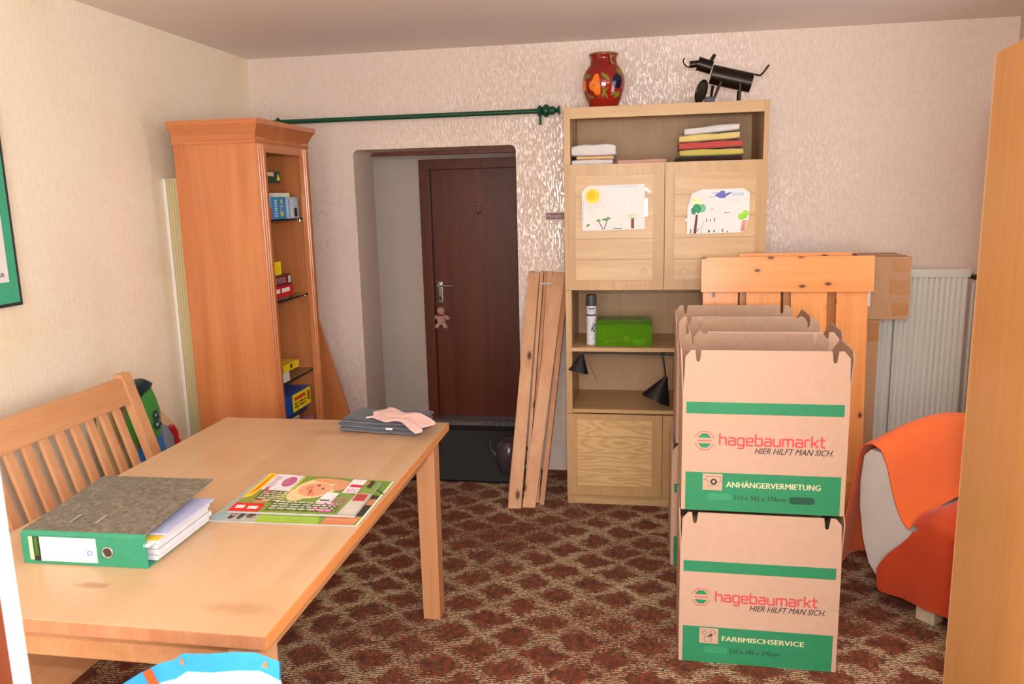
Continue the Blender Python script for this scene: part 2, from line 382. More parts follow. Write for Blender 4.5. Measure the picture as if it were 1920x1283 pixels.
# wall_back with the doorway: outline with rounded top corners
rr = .03
arc = lambda cx, cz, a0, a1: [(cx+rr*math.cos(a0+(a1-a0)*k/4), cz+rr*math.sin(a0+(a1-a0)*k/4)) for k in range(5)]
box(bm, XL, DX0, YB, YB+.33, 0, H); box(bm, DX1, XR, YB, YB+.33, 0, H)
box(bm, DX0, DX1, YB, YB+.33, DZ, H)
for cx_, a0, a1, kx in ((DX0+rr, PI, PI/2, DX0), (DX1-rr, PI/2, 0, DX1)):
    aa = arc(cx_, DZ-rr, a0, a1)
    for p, q in zip(aa, aa[1:]): prism(bm, [p, q, (kx, DZ)], FXZ, YB, YB+.33)
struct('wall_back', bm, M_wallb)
bm = MB(); box(bm, XL-.15, XL, YF, YB, 0, H); struct('wall_left', bm, M_walll)
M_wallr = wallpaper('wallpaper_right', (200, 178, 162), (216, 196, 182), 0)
bm = MB()
for d in ((XR, XR+.25, YF, -.95, 0, H), (XR, XR+.25, .85, 2.2, 0, H), (XR, XR+.25, 3.25, YB, 0, H), (XR, XR+.25, 2.2, 3.25, 0, .9), (XR, XR+.25, 2.2, 3.25, 2.12, H), (XR, XR+.25, -.95, .85, 0, .9), (XR, XR+.25, -.95, .85, 2.12, H)): box(bm, *d)
struct('wall_right', bm, M_wallr)
bm = MB()
for d in ((XL, -1.1, YF-.2, YF, 0, H), (1.3, XR, YF-.2, YF, 0, H), (-1.1, 1.3, YF-.2, YF, 0, .85), (-1.1, 1.3, YF-.2, YF, 2.2, H)): box(bm, *d)
struct('wall_front', bm, M_wallr)
def window(name, horiz, a0, a1, z0, z1, d):
    w = bpy.data.objects.new(name, None); C.objects.link(w); tag(w, kind='structure')
    fn = (lambda s, t, e: (s, d+e, t)) if horiz else (lambda s, t, e: (d+e, s, t))
    bm = MB()
    for (s0, s1, t0, t1) in ((a0, a0+.06, z0, z1), (a1-.06, a1, z0, z1), (a0, a1, z0, z0+.06), (a0, a1, z1-.06, z1), ((a0+a1)/2-.04, (a0+a1)/2+.04, z0, z1)):
        prism(bm, rect(s0, s1, t0, t1), fn, -.03, .03)
    M('window_frame', bm, M_whitep, w)
    g = bpy.data.materials.get('window_glass') or None
    if not g:
        t = NT('window_glass'); t.col((1, 1, 1, 1)); t.set(Roughness=0, Transmission_Weight=1, IOR=1.02); g = t.m
    bm = MB(); prism(bm, rect(a0+.05, a1-.05, z0+.05, z1-.05), fn, -.004, .004); M('pane', bm, g, w)
window('window_1', False, -.95, .85, .9, 2.12, XR+.12); window('window_3', False, 2.2, 3.25, .9, 2.12, XR+.12); window('window_2', True, -1.1, 1.3, .85, 2.2, YF-.12)  # window_2 is unseen, added to carry the fill from behind
bm = MB(); box(bm, XL, DX0-.01, YB-.012, YB, 0, .018); struct('baseboard_left', bm, M_maho)
bm = MB(); box(bm, DX1+.01, XR, YB-.012, YB, 0, .018); struct('baseboard_back', bm, M_maho)
# hall behind the doorway
bm = MB(); box(bm, -3.3, .6, YB+.02, 5.55, -.1, 0); M_hfloor = plain('hall_linoleum', (24, 22, 22), .45, grain=.1); struct('floor_hall', bm, M_hfloor)
bm = MB(); box(bm, -3.3, .6, YB+.33, 5.55, H, H+.1); struct('ceiling_hall', bm, M_ceil)
bm = MB(); LX0, LX1, LZ = -1.50, -.52, 1.83
for d in ((-3.3, LX0, 5.3, 5.45, 0, H), (LX1, .6, 5.3, 5.45, 0, H), (LX0, LX1, 5.3, 5.45, LZ, H)): box(bm, *d)
struct('wall_hall', bm, M_hall)
bm = MB(); box(bm, -3.4, -3.3, YB+.33, 5.45, 0, H); struct('wall_hall_left', bm, M_hall)
bm = MB(); box(bm, .6, .7, YB+.33, 5.45, 0, H); struct('wall_hall_right', bm, M_hall)
bm = MB(); box(bm, DX0, DX1, YB+.28, YB+.345, DZ-.022, DZ+.012); struct('trim_1', bm, M_maho)
t = NT('granite'); gv = t.noise(t.coord(), 120, 4, .8); t.col(t.ramp(gv, (.4, rgb(50, 42, 40)), (.6, rgb(150, 140, 134)))); t.set(Roughness=.35)
bm = MB(); box(bm, LX0, LX1, 5.22, 5.4, 0, .03); struct('trim_2', bm, t.m)
door = bpy.data.objects.new('door_1', None); C.objects.link(door); tag(door, kind='structure')
bm = MB(); box(bm, LX0-.012, LX0+.06, 5.278, 5.40, 0, LZ+.012); box(bm, LX1-.06, LX1+.012, 5.278, 5.40, 0, LZ+.012); box(bm, LX0+.06, LX1-.06, 5.278, 5.40, LZ-.055, LZ+.012)
M('door_frame', bm, M_mahof, door, bevel=.004)
B('door_leaf', M_maho, (LX0+.06, LX1-.06, 5.33, 5.38, .035, LZ-.055), door, .003)
h = B('lock_plate', M_chrome, (-1.418, -1.385, 5.322, 5.33, .86, 1.01), door, .003)
bm = MB(); cyl(bm, (-1.402, 5.322, .985), (-1.402, 5.275, .985), .011); cyl(bm, (-1.402, 5.278, .985), (-1.30, 5.278, .982), .008, .006); M('door_handle', bm, M_chrome, h, bevel=0)
bm = MB(); cyl(bm, (-1.402, 5.323, .895), (-1.402, 5.316, .895), .010); M('keyhole', bm, M_black, h)
flat('door_number', M_pcream, text('9', -1.124, -1.098, 1.474, 1.516, 0, .001), door, FXZ, 5.3270)
bm = MB(); prism(bm, [(-1.13, 1.466), (-1.092, 1.466), (-1.092, 1.524), (-1.13, 1.524)], FXZ, 5.3288, 5.33); M('number_plate', bm, plain('dark_plate', (70, 42, 30), .3, .5), door)
# photographer's doorway: dark frame close by on the left with its white jamb
d2 = bpy.data.objects.new('door_2', None); C.objects.link(d2); tag(d2, kind='structure')
B('door_frame', M_maho, (-.86, -.719, .690, .7195, 0, 2.05), d2, .002)
B('white_jamb', M_whitep, (-.86, -.717, .7195, .742, 0, 2.05), d2, .003)

# ================================================================== LARGE FURNITURE
# ---- oak wall unit
UX0, UX1, UY, UYb = -.380, .566, 3.866, 4.298
un = thing('wall_unit', 'tall light oak wall unit with slatted doors and open shelves against the back wall', 'cabinet', ((UX0+UX1)/2, UY, 0))
ux = (UX0+UX1)/2
def ub(name, mat, d, par=None, bevel=.0012):
    return B(name, mat, (d[0]-ux, d[1]-ux, d[2]-UY, d[3]-UY, d[4], d[5]), par or un, bevel)
ub('side_panel', M_oakz, (UX0, UX0+.03, UY+.002, UYb, 0, 1.99)); ub('side_panel', M_oakz, (UX1-.022, UX1, UY+.002, UYb, 0, 1.99))
ub('top_rail', M_oak, (UX0+.03, UX1-.022, UY+.002, UY+.022, 1.937, 1.989)); ub('top_panel', M_oak, (UX0+.03, UX1-.022, UY+.022, UYb-.01, 1.968, 1.989))
ub('back_panel', M_oakd, (UX0+.03, UX1-.022, UYb-.01, UYb, .05, 1.968))
ub('shelf', M_oak, (UX0+.03, UX1-.022, UY+.022, UYb-.01, 1.69, 1.712))
ub('shelf', M_oak, (UX0+.03, UX1-.022, UY+.022, UYb-.01, 1.128, 1.148))
ub('shelf', M_oak, (UX0+.012, UX1-.022, UY-.006, UYb-.01, .808, .828))
ub('shelf', M_oak, (UX0+.03, UX1-.022, UY+.004, UYb-.01, .488, .508))
ub('shelf', M_oak, (UX0+.03, UX1-.022, UY+.022, UYb-.01, .055, .075))
ub('plinth', M_oakp, (UX0+.03, UX1-.022, UY+.006, UY+.024, 0, .052))
def udoor(x0, x1, z0, z1, n, px0, px1, pz0, pz1, kx, kz):
    d = ub('door', M_oakz, (x0, x1, UY-.018, UY, z0, z1)); h = (pz1-pz0)/n
    for k in range(n):
        bm = MB(); a, b = pz0+k*h+.003, pz0+(k+1)*h
        box(bm, px0-ux, px1-ux, -.023, -.018, a, b)
        for v in bm.verts:
            if v.co.y < -.02 and v.co.z > (a+b)/2: v.co.y += .002
        M('slat', bm, M_oakc if z0 < .5 else M_oakp, d, .001)
    bm = MB(); cyl(bm, (kx-ux, -.0215, kz), (kx-ux, -.028, kz), .0135, .0125, 20); M('knob', bm, M_oakp, d)
udoor(UX0+.001, .0975, 1.118, 1.722, 5, -.327, .046, 1.164, 1.67, .004, 1.211)
udoor(.0995, UX1-.001, 1.118, 1.722, 5, .144, .514, 1.164, 1.67, .192, 1.210)
udoor(UX0+.001, .0995, .056, .486, 4, -.325, .050, .107, .458, .006, .415)
udoor(.1015, UX1-.001, .056, .486, 4, .15, .51, .107, .458, .192, .415)

# ---- cherry display cabinet
cb = thing('display_cabinet', 'tall narrow cherry wood display cabinet with glass shelves in the left corner', 'cabinet', (-1.87, 3.57, 0))
cx, cy = -1.87, 3.57
def cbx(name, mat, d, par=None, bevel=.0015): return B(name, mat, (d[0]-cx, d[1]-cx, d[2]-cy, d[3]-cy, d[4], d[5]), par or cb, bevel)
CY0, CY1, CXF, CXB, CZ = 3.30, 3.845, -1.68, -2.07, 1.862
cbx('side_panel', M_cherry, (CXB, CXF, CY0, CY0+.02, 0, CZ)); cbx('side_panel', M_cherry, (CXB, CXF, CY1-.02, CY1, 0, CZ))
for y0, y1 in ((CY0+.001, CY0+.085), (CY1-.075, CY1-.001)):
    s = cbx('stile', M_cherry, (CXF-.012, CXF+.008, y0, y1, .10, CZ))
    bm = MB()
    for k in range(3 if y0 < 3.4 else 2): yy = (CY0+.012 if y0 < 3.4 else CY1-.06)+k*.022; cyl(bm, (CXF+.008-cx, yy-cy, .14), (CXF+.008-cx, yy-cy, CZ-.03), .006, n=8)
    M('reeding', bm, M_cherry, s)
cbx('top_rail', M_cherryy, (CXF-.012, CXF+.004, CY0+.085, CY1-.075, 1.80, CZ)); cbx('bottom_rail', M_cherryy, (CXF-.012, CXF+.004, CY0+.085, CY1-.075, .1, .2))
cbx('bottom_panel', M_cherryy, (CXB+.01, CXF-.012, CY0+.02, CY1-.02, .18, .2)); cbx('top_panel', M_cherryy, (CXB+.01, CXF-.012, CY0+.02, CY1-.02, CZ-.02, CZ))
for k in range(6):
    y0 = CY0+.02+k*(CY1-CY0-.04)/6; cbx('back_board', M_cherry, (CXB+.004, CXB+.014, y0+.001, y0+(CY1-CY0-.04)/6-.001, .2, CZ-.02), bevel=.002)
cbx('plinth', M_cherryx, (CXB, CXF+.018, CY0-.012, CY1+.012, 0, .10), bevel=.006)
# crown moulding: profile swept around near side, front and far side
prof = [(0, 1.838), (.008, 1.838), (.010, 1.850), (.006, 1.856), (.008, 1.868), (.020, 1.895), (.036, 1.918), (.038, 1.938), (0, 1.938)]
bm = MB(); rings = []
corners = [(CXB, CY0, 0, -1), (CXF, CY0, 1, -1), (CXF, CY1, 1, 1), (CXB, CY1, 0, 1)]
for (x, y, sx, sy) in corners: rings.append([bm.verts.new((x+sx*p-cx, y+sy*p-cy, z)) for p, z in prof])
for a, b in zip(rings, rings[1:]):
    for k in range(len(prof)-1): bm.faces.new((a[k], a[k+1], b[k+1], b[k]))
bm.faces.new(rings[0][::-1]); bm.faces.new(rings[-1]); bm.faces.new([r[-1] for r in rings])
M('crown_moulding', bm, M_cherryx, cb, ang=25)
t = NT('shelf_glass'); t.col(rgb(190, 225, 205)); t.set(Roughness=.02, Transmission_Weight=.95, IOR=1.45); M_glass = t.m
M_gedge = plain('glass_edge', (14, 30, 24), .1)
SH = (1.498, 1.116, .718)
for z in SH:
    s = cbx('glass_shelf', M_glass, (CXB+.016, CXF-.022, CY0+.024, CY1-.024, z-.006, z), bevel=0)
    B('glass_edge', M_gedge, (CXF-.022-cx, CXF-.020-cx, CY0+.024-cy, CY1-.024-cy, z-.0065, z+.0005), s)
    bm = MB()
    bm.free()
    for yy in (CY0+.026, CY1-.026):
        bm = MB(); cyl(bm, (CXF-.05-cx, yy-cy, z-.018), (CXF-.05-cx, yy-cy, z-.0065), .005, n=8); M('shelf_pin', bm, M_chrome, s)

# ---- dining table
TX0, TX1, TY0, TY1 = -1.615, -.714, 1.287, 2.762
tb = thing('dining_table', 'light beech dining table with thick butcher-block top and square legs', 'table', (0, 0, 0))
B('tabletop', M_table, (TX0+.003, TX1-.003, TY0+.003, TY1-.003, .7215, .75), tb, .003)
M_lip = wood('varnished_beech_edge', (232, 156, 92), (214, 132, 70), 'y', 1, .3, coat=.4); M_lipx = wood('end_grain_beech', (204, 144, 104), (184, 120, 84), 'z', 2.2, .4)
for x0, x1 in ((TX0, TX0+.004), (TX1-.004, TX1)): B('edge', M_lip, (x0, x1, TY0+.003, TY1-.003, .721, .7485), tb, .0015)
for y0, y1 in ((TY0, TY0+.004), (TY1-.004, TY1)): B('end_grain', M_lipx, (TX0+.003, TX1-.003, y0, y1, .721, .7485), tb, .0015)
# legs: slim square, slightly tapered
for (x, y) in ((-.784, 2.69), (TX0+.07, 2.69), (-.784, 1.36), (TX0+.07, 1.36)):
    bm = MB(); v = box(bm, x-.036, x+.036, y-.036, y+.036, 0, .721)
    for q in bm.verts:
        if q.co.z < .1: q.co.x = x+(q.co.x-x)*.92; q.co.y = y+(q.co.y-y)*.92
    M('leg', bm, M_beechz, tb, .004)
B('apron', M_beech, (TX0+.106, -.82, 1.345, 1.367, .632, .721), tb, .002); B('apron', M_beech, (TX0+.106, -.82, 2.69, 2.712, .632, .721), tb, .002)
B('apron', M_beech, (-.80, -.778, 1.396, 2.654, .632, .721), tb, .002); B('apron', M_beech, (TX0+.065, TX0+.087, 1.396, 2.654, .632, .721), tb, .002)
# ---- bench behind the table
bn = thing('slatted_bench', 'beech bench with slatted backrest at the left side of the dining table', 'bench', (0, 0, 0))
def lean(z): return -1.95+(.95-z)*.3 if z > .45 else -1.80
def slab(name, y0, y1, z0, z1, th, mat, extra=0):
    bm = MB(); v = box(bm, 0, th, y0, y1, z0, z1)
    for q in bm.verts: q.co.x += lean(q.co.z)+extra-th/2
    return M(name, bm, mat, bn, .004)
slab('top_rail', 1.38, 2.60, .842, .938, .026, M_beech)
slab('bottom_rail', 1.38, 2.60, .50, .56, .026, M_beech)
for y in (1.33, 2.598):
    slab('post', y, y+.056, .45, .952, .036, M_beechz); B('leg', M_beechz, (-1.83, -1.785, y, y+.056, 0, .45), bn, .003)
    B('leg', M_beechz, (-1.43, -1.39, y, y+.056, 0, .42), bn, .003)
for k in range(16):
    y = 2.505-k*.0725; slab('slat', y, y+.036, .558, .845, .014, M_beechz)
B('seat', M_beech, (-1.79, -1.38, 1.33, 2.654, .42, .45), bn, .006)
# ---- birch wardrobe, near right
wd = thing('wardrobe', 'tall birch wardrobe standing close by on the right, its side towards the room', 'wardrobe', (.660, 1.700, 0), -.0977)
B('side_panel', M_birch, (0, .022, -.58, -.0, .0, 1.823), wd, .003)
bm = MB(); cyl(bm, (.0105, .0, .004), (.0105, .0, 1.820), .0105, n=14); M('edge_strip', bm, M_birche, wd)
B('side_panel', M_birch, (.93, .952, -.58, 0, 0, 1.823), wd, .003)
B('top_panel', M_birch, (.022, .93, -.58, -.0, 1.80, 1.822), wd, .002); B('back_panel', M_birch, (.022, .93, -.012, -.002, .06, 1.80), wd)
B('bottom_panel', M_birch, (.022, .93, -.58, -.012, .06, .08), wd)
for a, b, kx in ((.024, .475, .44), (.478, .928, .51)):
    d = B('door', M_birch, (a, b, -.602, -.582, .08, 1.80), wd, .002)
    bm = MB(); cyl(bm, (kx, -.602, .95), (kx, -.625, .95), .012); M('knob', bm, M_chrome, d)

# ---- moving boxes
BW, BD, BH, FH = .51, .345, .37, .168
def flap_poly(w, h, slots=(.046, .46), ch=.022):
    p = [(0, 0), (w, 0), (w-.006, h-ch), (w-.006-ch*.8, h)]
    for s in sorted([x/.51*w for x in slots], reverse=True):
        p += [(s+.010, h), (s+.006, h-.032), (s+.003, h-.038), (s-.003, h-.038), (s-.006, h-.032), (s-.010, h)]
    return p+[(.006+ch*.8, h), (.006, h-ch)]
def flap_mesh(bm, poly, fn, d0, d1):
    """the outline is a height profile over s: build it in columns"""
    top = [p for p in poly if p[1] > 0] ; top = sorted(top, key=lambda p: p[0]); w = max(p[0] for p in poly)
    top = [(0, .0005)]+top+[(w, .0005)]; A = []
    for d in (d0, d1): A.append([(bm.verts.new(fn(s, 0, d)), bm.verts.new(fn(s, t, d))) for s, t in top])
    for a, b in zip(range(len(top)-1), range(1, len(top))):
        bm.faces.new((A[0][a][0], A[0][a][1], A[0][b][1], A[0][b][0])); bm.faces.new((A[1][a][0], A[1][b][0], A[1][b][1], A[1][a][1]))
        bm.faces.new((A[0][a][1], A[1][a][1], A[1][b][1], A[0][b][1])); bm.faces.new((A[0][a][0], A[0][b][0], A[1][b][0], A[1][a][0]))
    for k in (0, -1): bm.faces.new((A[0][k][0], A[0][k][1], A[1][k][1], A[1][k][0]))
def moving_box(svc, label, loc, rz, flapdata):
    b = thing('moving_box', label, 'box', loc, rz, None)
    T = .004; bm = MB()
    box(bm, 0, BW, 0, T, 0, BH); box(bm, 0, BW, BD-T, BD, 0, BH); box(bm, 0, T, T, BD-T, 0, BH); box(bm, BW-T, BW, T, BD-T, 0, BH); box(bm, T, BW-T, T, BD-T, 0, T)
    M('carton', bm, M_card, b)
    for kind, ang in flapdata:
        bm = MB(); h = FH
        if kind == 'front': flap_mesh(bm, flap_poly(BW, h), lambda s, t, d: (s, d+t*math.sin(ang), BH+t*math.cos(ang)), 0, T)
        elif kind == 'back': flap_mesh(bm, flap_poly(BW, h), lambda s, t, d: (s, BD-T+d+t*math.sin(ang), BH+t*math.cos(ang)), 0, T)
        elif kind == 'left': prism(bm, [(.01, 0), (BD-.01, 0), (BD-.03, h*.55), (BD-.09, h*.98), (.04, h*.98), (.012, h*.8)], lambda s, t, d: (d+t*math.sin(ang), s, BH+t*math.cos(ang)), 0, T)
        else: prism(bm, [(.01, 0), (BD-.01, 0), (BD-.02, h*.6), (BD-.13, h*1.0), (.035, h*.98), (.012, h*.85)], lambda s, t, d: (BW-T+d+t*math.sin(ang), s, BH+t*math.cos(ang)), 0, T)
        bmesh.ops.triangulate(bm, faces=[f for f in bm.faces if len(f.verts) > 6], ngon_method='EAR_CLIP')
        M('flap', bm, M_cardi if kind in ('back', 'right') else M_card, b)
    o1, o2, o3 = -.0006, -.0010, -.0014
    flat('green_band', M_pgreen, [rect(.0125, .496, .0, .131), rect(.0115, .495, .329, .368)], b, FXZ, o1)
    lg = flat('logo', M_pred, stroke([(.0405, .250), (.0575, .269), (.0845, .269), (.1015, .250)], .0022)+stroke([(.0405, .228), (.0575, .209), (.0845, .209), (.1015, .228)], .0022)+[rect(.048, .094, .2372, .2402)], b, FXZ, o2)
    flat('logo_stripe', M_pgreen, [[(.050, .2485), (.092, .2485), (.0805, .2625), (.0615, .2625)], [(.050, .2295), (.092, .2295), (.0805, .2155), (.0615, .2155)]], lg, FXZ, o2)
    flat('lettering', M_pred, square_text('hagebaumarkt', .119, .441, .227, .0235, .0052)+[ell(.449, .262, .0016, None, 8)], b, FXZ, o2)
    flat('slogan', M_pblack, text('HIER HILFT MAN SICH.', .228, .467, .199, .219, .35, .0004), b, FXZ, o2)
    flat('service_lettering', M_pcream, text(svc, .142, .434 if svc[0] == 'A' else .405, .083, .106 if svc[0] == 'A' else .1005, 0, .0014), b, FXZ, o2)
    flat('size_lettering', M_pblack, text('510 x 345 x 370mm', .168, .331, .040, .056), b, FXZ, o2)
    ic = flat('icon_patch', M_card, [rect(.068, .130, .071, .127)], b, FXZ, o2)
    if svc[0] == 'A':
        ln = stroke([(.072, .108), (.078, .104), (.081, .118), (.124, .118), (.124, .098), (.110, .098)], .0012)+stroke([(.081, .104), (.090, .098)], .0012)+stroke([(.082, .086), (.1, .088), (.122, .085)], .0012)
        ln += [[(.103+.0105*math.cos(a), .1+.0105*math.sin(a)), (.103+.0105*math.cos(a+.4), .1+.0105*math.sin(a+.4)), (.103+.005*math.cos(a+.4), .1+.005*math.sin(a+.4)), (.103+.005*math.cos(a), .1+.005*math.sin(a))] for a in [k*.4 for k in range(16)]]
    else:
        ln = stroke([(.084, .078), (.108, .078), (.108, .094), (.084, .094), (.084, .078)], .0013)+stroke([(.076, .112), (.084, .120), (.094, .108), (.086, .100), (.076, .112)], .0013)+stroke([(.103, .113), (.112, .121), (.122, .112), (.112, .104), (.103, .113)], .0013)+[[(.094, .096), (.112, .098), (.106, .108)]]
    flat('icon', M_pblack, ln, ic, FXZ, o3)
    hs = lambda x0, x1, z0, z1: ell(x0+.012, (z0+z1)/2, .012)[5:16]+ell(x1-.012, (z0+z1)/2, .012)[15:20]+ell(x1-.012, (z0+z1)/2, .012)[0:6]
    flat('hand_hole', plain('hand_hole_pressed', (52, 152, 106), .6), [hs(.082, .162, .036, .061)], b, FXZ, o3)
    flat('hand_hole', plain('hand_hole_open' if svc[0] == 'A' else 'hand_hole_shut', (24, 84, 58) if svc[0] == 'A' else (40, 134, 92), .6), [hs(.339, .420, .034, .059)], b, FXZ, o3)
    return b
AH, FS = 'ANHÄNGERVERMIETUNG', 'FARBMISCHSERVICE'
z2 = BH+FH+.007
std = (('front', 0), ('back', .0), ('left', 0), ('right', .0))
moving_box(FS, 'printed moving box with green bands at the bottom of the front stack', (.1286, 2.507, 0), -.0153, (('front', .0), ('back', 0), ('left', -.03), ('right', .055)))
moving_box(AH, 'open printed moving box with raised flaps on top of the front stack', (.1292, 2.514, z2), -.0153, (('front', -.01), ('back', -.16), ('left', -.05), ('right', .07)))
moving_box(AH, 'lower moving box hidden behind the front stack, second from the front', (.165, 2.862, 0), -.01, std)
moving_box(AH, 'open moving box behind the front stack, middle of the three upper ones', (.176, 2.866, z2), -.012, (('front', -.02), ('back', -.08), ('left', -.06), ('right', .08)))
moving_box(AH, 'rearmost lower moving box, its left edge showing beside the front stack', (.124, 3.222, 0), -.005, std)
moving_box(AH, 'rearmost upper moving box with raised flaps, in front of the pine bed ends', (.140, 3.226, z2), -.006, (('front', -.03), ('back', -.03), ('left', -.04), ('right', .08)))

# ---- pine bed ends
def bed_end(loc, tilt, label, x0, posts, zr0, zr1, w):
    b = thing('bed_end', label, 'bed part', loc); b.rotation_euler = (tilt, 0, 0)
    B('top_rail', M_pine, (x0, x0+w, -.022, 0, zr0, zr1), b, .004)
    for i, (a, c) in enumerate(posts):
        B('post' if i in (0, len(posts)-1) and False else 'slat', M_pinez, (a, c, .0, .02, .06 if i < len(posts)-1 else 0, zr0+.05), b, .003)
    B('bottom_rail', M_pine, (x0, x0+w, -.022, 0, .16, .27), b, .004)
    return b
tl = -math.atan2(.11, 1.27)
b1 = bed_end((0, 3.600, 0), tl, 'orange pine slatted bed end leaning on the wall unit behind the moving boxes', .262, ((.272, .430), (.466, .618), (.662, .818), (.858, .992)), 1.128, 1.289, .748)
# local coordinates share world x; leaning back about the floor line
b2 = bed_end((0, 3.668, 0), tl, 'second pine bed end behind the first, only its top edge showing', .435, ((.445, .60), (.64, .80), (.83, .94)), 1.15, 1.3, .52)

# ---- long cartons on the right of the wall unit
def carton(label, dims, patches):
    x0, x1, y0, y1, z0, z1 = dims; b = thing('shipping_carton', label, 'box', ((x0+x1)/2, y0, z0)); ox, oz = (x0+x1)/2, z0
    B('carton', M_cardb, (x0-ox, x1-ox, 0, y1-y0, 0, z1-z0), b, .004)
    for (a, c, e, f) in patches: B('tape', M_tape, (a-ox, c-ox, -.0008, 0.0005, e-oz, f-oz), b)
    return b
c1 = carton('long brown taped carton lying on top of the upright one by the radiator', (.59, 1.232, 3.905, 4.175, .966, 1.262), ((1.14, 1.231, 1.085, 1.15), (1.15, 1.231, 1.19, 1.255), (1.155, 1.231, .985, 1.045)))
bm = MB(); box(bm, 1.012-.911, 1.058-.911, -.0016, -.0009, 1.03-.966, 1.135-.966); M('label_sticker', bm, M_white, c1)
bm = MB(); box(bm, .60-.911, 1.225-.911, .12, .15, .2955, .2968); M('tape', bm, M_tape, c1)
carton('upright brown carton standing on the carpet beneath the long one', (.60, 1.112, 3.92, 4.17, 0, .966), ((1.06, 1.108, .86, .95),))

# ---- radiator
ra = thing('radiator', 'white ribbed panel radiator on the back wall right of the cartons', 'radiator', (1.28, 4.25, .2))
bm = MB(); x = .95; top = []; pitch = .0265; front = []
while x < 1.60:
    front += [(x, 0), (x+pitch*.3, -.010), (x+pitch*.7, -.010), (x+pitch, 0)]; x += pitch
X1 = front[-1][0]
poly = [(a-1.28, b) for a, b in front]+[(X1-1.28, .045), (.95-1.28, .045)]
prism(bm, poly, lambda s, t, d: (s, t, d), .03, .93); bmesh.ops.triangulate(bm, faces=[f for f in bm.faces if len(f.verts) > 6], ngon_method='EAR_CLIP')
M('ribbed_panel', bm, M_rad, ra, ang=60)
B('top_grille', M_rad, (.945-1.28, X1+.005-1.28, -.014, .048, .93, .972), ra, .004); B('bottom_edge', M_rad, (.945-1.28, X1+.005-1.28, -.012, .046, .0, .03), ra, .004)
bm = MB(); box(bm, 1.268-1.28, 1.272-1.28, -.0125, -.01, .03, .93); M('seam', bm, plain('seam_grey', (120, 122, 120), .5), ra)
bm = MB(); cyl(bm, (X1-1.28, .02, .93), (X1+.03-1.28, .02, .93), .009); cyl(bm, (X1+.028-1.28, .02, .93), (X1+.028-1.28, -.03, .93), .014); M('valve', bm, M_black, ra)
bm = MB(); cyl(bm, (X1+.03-1.28, .02, -.2), (X1+.03-1.28, .02, .90), .008); M('pipe', bm, M_rad, ra)

# ---- armchair (low, armless, curved) under an orange blanket
al = math.atan2(.67, .742); OX, OY = .835, 3.05
ac = thing('slipper_chair', 'low curved white armless chair by the radiator, mostly under an orange blanket', 'chair', (OX, OY, 0), -math.atan2(.742, .67))
# local x = direction the chair faces (u), local y = across its width (w), z up
WD = .66
outer = [(.03, .605), (.004, .575), (-.006, .47), (-.002, .366), (.018, .242), (.048, .155), (.09, .105), (.151, .072), (.22, .066), (.36, .090), (.52, .11), (.66, .13), (.70, .2), (.70, .3), (.66, .36)]
inner = [(.55, .385), (.40, .385), (.28, .36), (.20, .335), (.165, .375), (.145, .42), (.115, .49), (.095, .56), (.07, .603)]
bm = MB(); prism(bm, outer+inner, lambda s, t, d: (s, d, t), 0, WD)
bmesh.ops.triangulate(bm, faces=[f for f in bm.faces if len(f.verts) > 6], ngon_method='EAR_CLIP')
o = M('upholstered_body', bm, M_chairw, ac)
md = o.modifiers.new('b', 'BEVEL'); md.width = .03; md.segments = 4; md.limit_method = 'ANGLE'; md.angle_limit = math.radians(50); md.harden_normals = False
def legs(x, y): B('foot', plain('cream_foot', (206, 190, 160), .5), (x-.035, x+.035, y-.03, y+.03, 0, .075), ac, .004)
B('base_frame', plain('cream_foot', (206, 190, 160), .5), (.215, .60, .03, WD-.03, .05, .115), ac, .004)
for q in ((.27, .05), (.57, .05), (.27, WD-.05), (.57, WD-.05)): legs(*q)
# blanket
bl = thing('blanket', 'bright orange fleece blanket draped over the white chair', 'blanket', (OX, OY, 0), -math.atan2(.742, .67))
path = [(-.060, .115), (-.055, .20), (-.045, .30), (-.032, .40), (-.020, .50), (-.010, .58), (.010, .622), (.045, .635), (.085, .618), (.112, .56), (.132, .49), (.155, .425), (.180, .375), (.205, .348)]
def samp(path, t):
    t *= len(path)-1; i = min(int(t), len(path)-2); f = t-i
    return (path[i][0]*(1-f)+path[i+1][0]*f, path[i][1]*(1-f)+path[i+1][1]*f)
def fback(a, b):
    x, z = samp(path, a); edge = -.012 + (.05*(1-a*2) if a < .5 else 0)*0
    y0 = -.014 if a > .45 else -.014-.045*sm(.45, .0, a)
    y = y0+(WD+.02-y0)*b
    n = mnoise.noise(Vector((x*4+3, y*5, z*4)))
    zz = z + (.05*math.sin(b*PI)*sm(.2, .6, a))                     # the back is higher in its middle
    k = sm(.5, 0, a); x -= .012*k*math.sin(y*26)+n*.006
    if a < .02: zz += .10*b
    return (x, y, zz)
bm = MB(); grid(bm, fback, 46, 30, .004); M('back_drape', bm, M_orange, bl, ang=80)
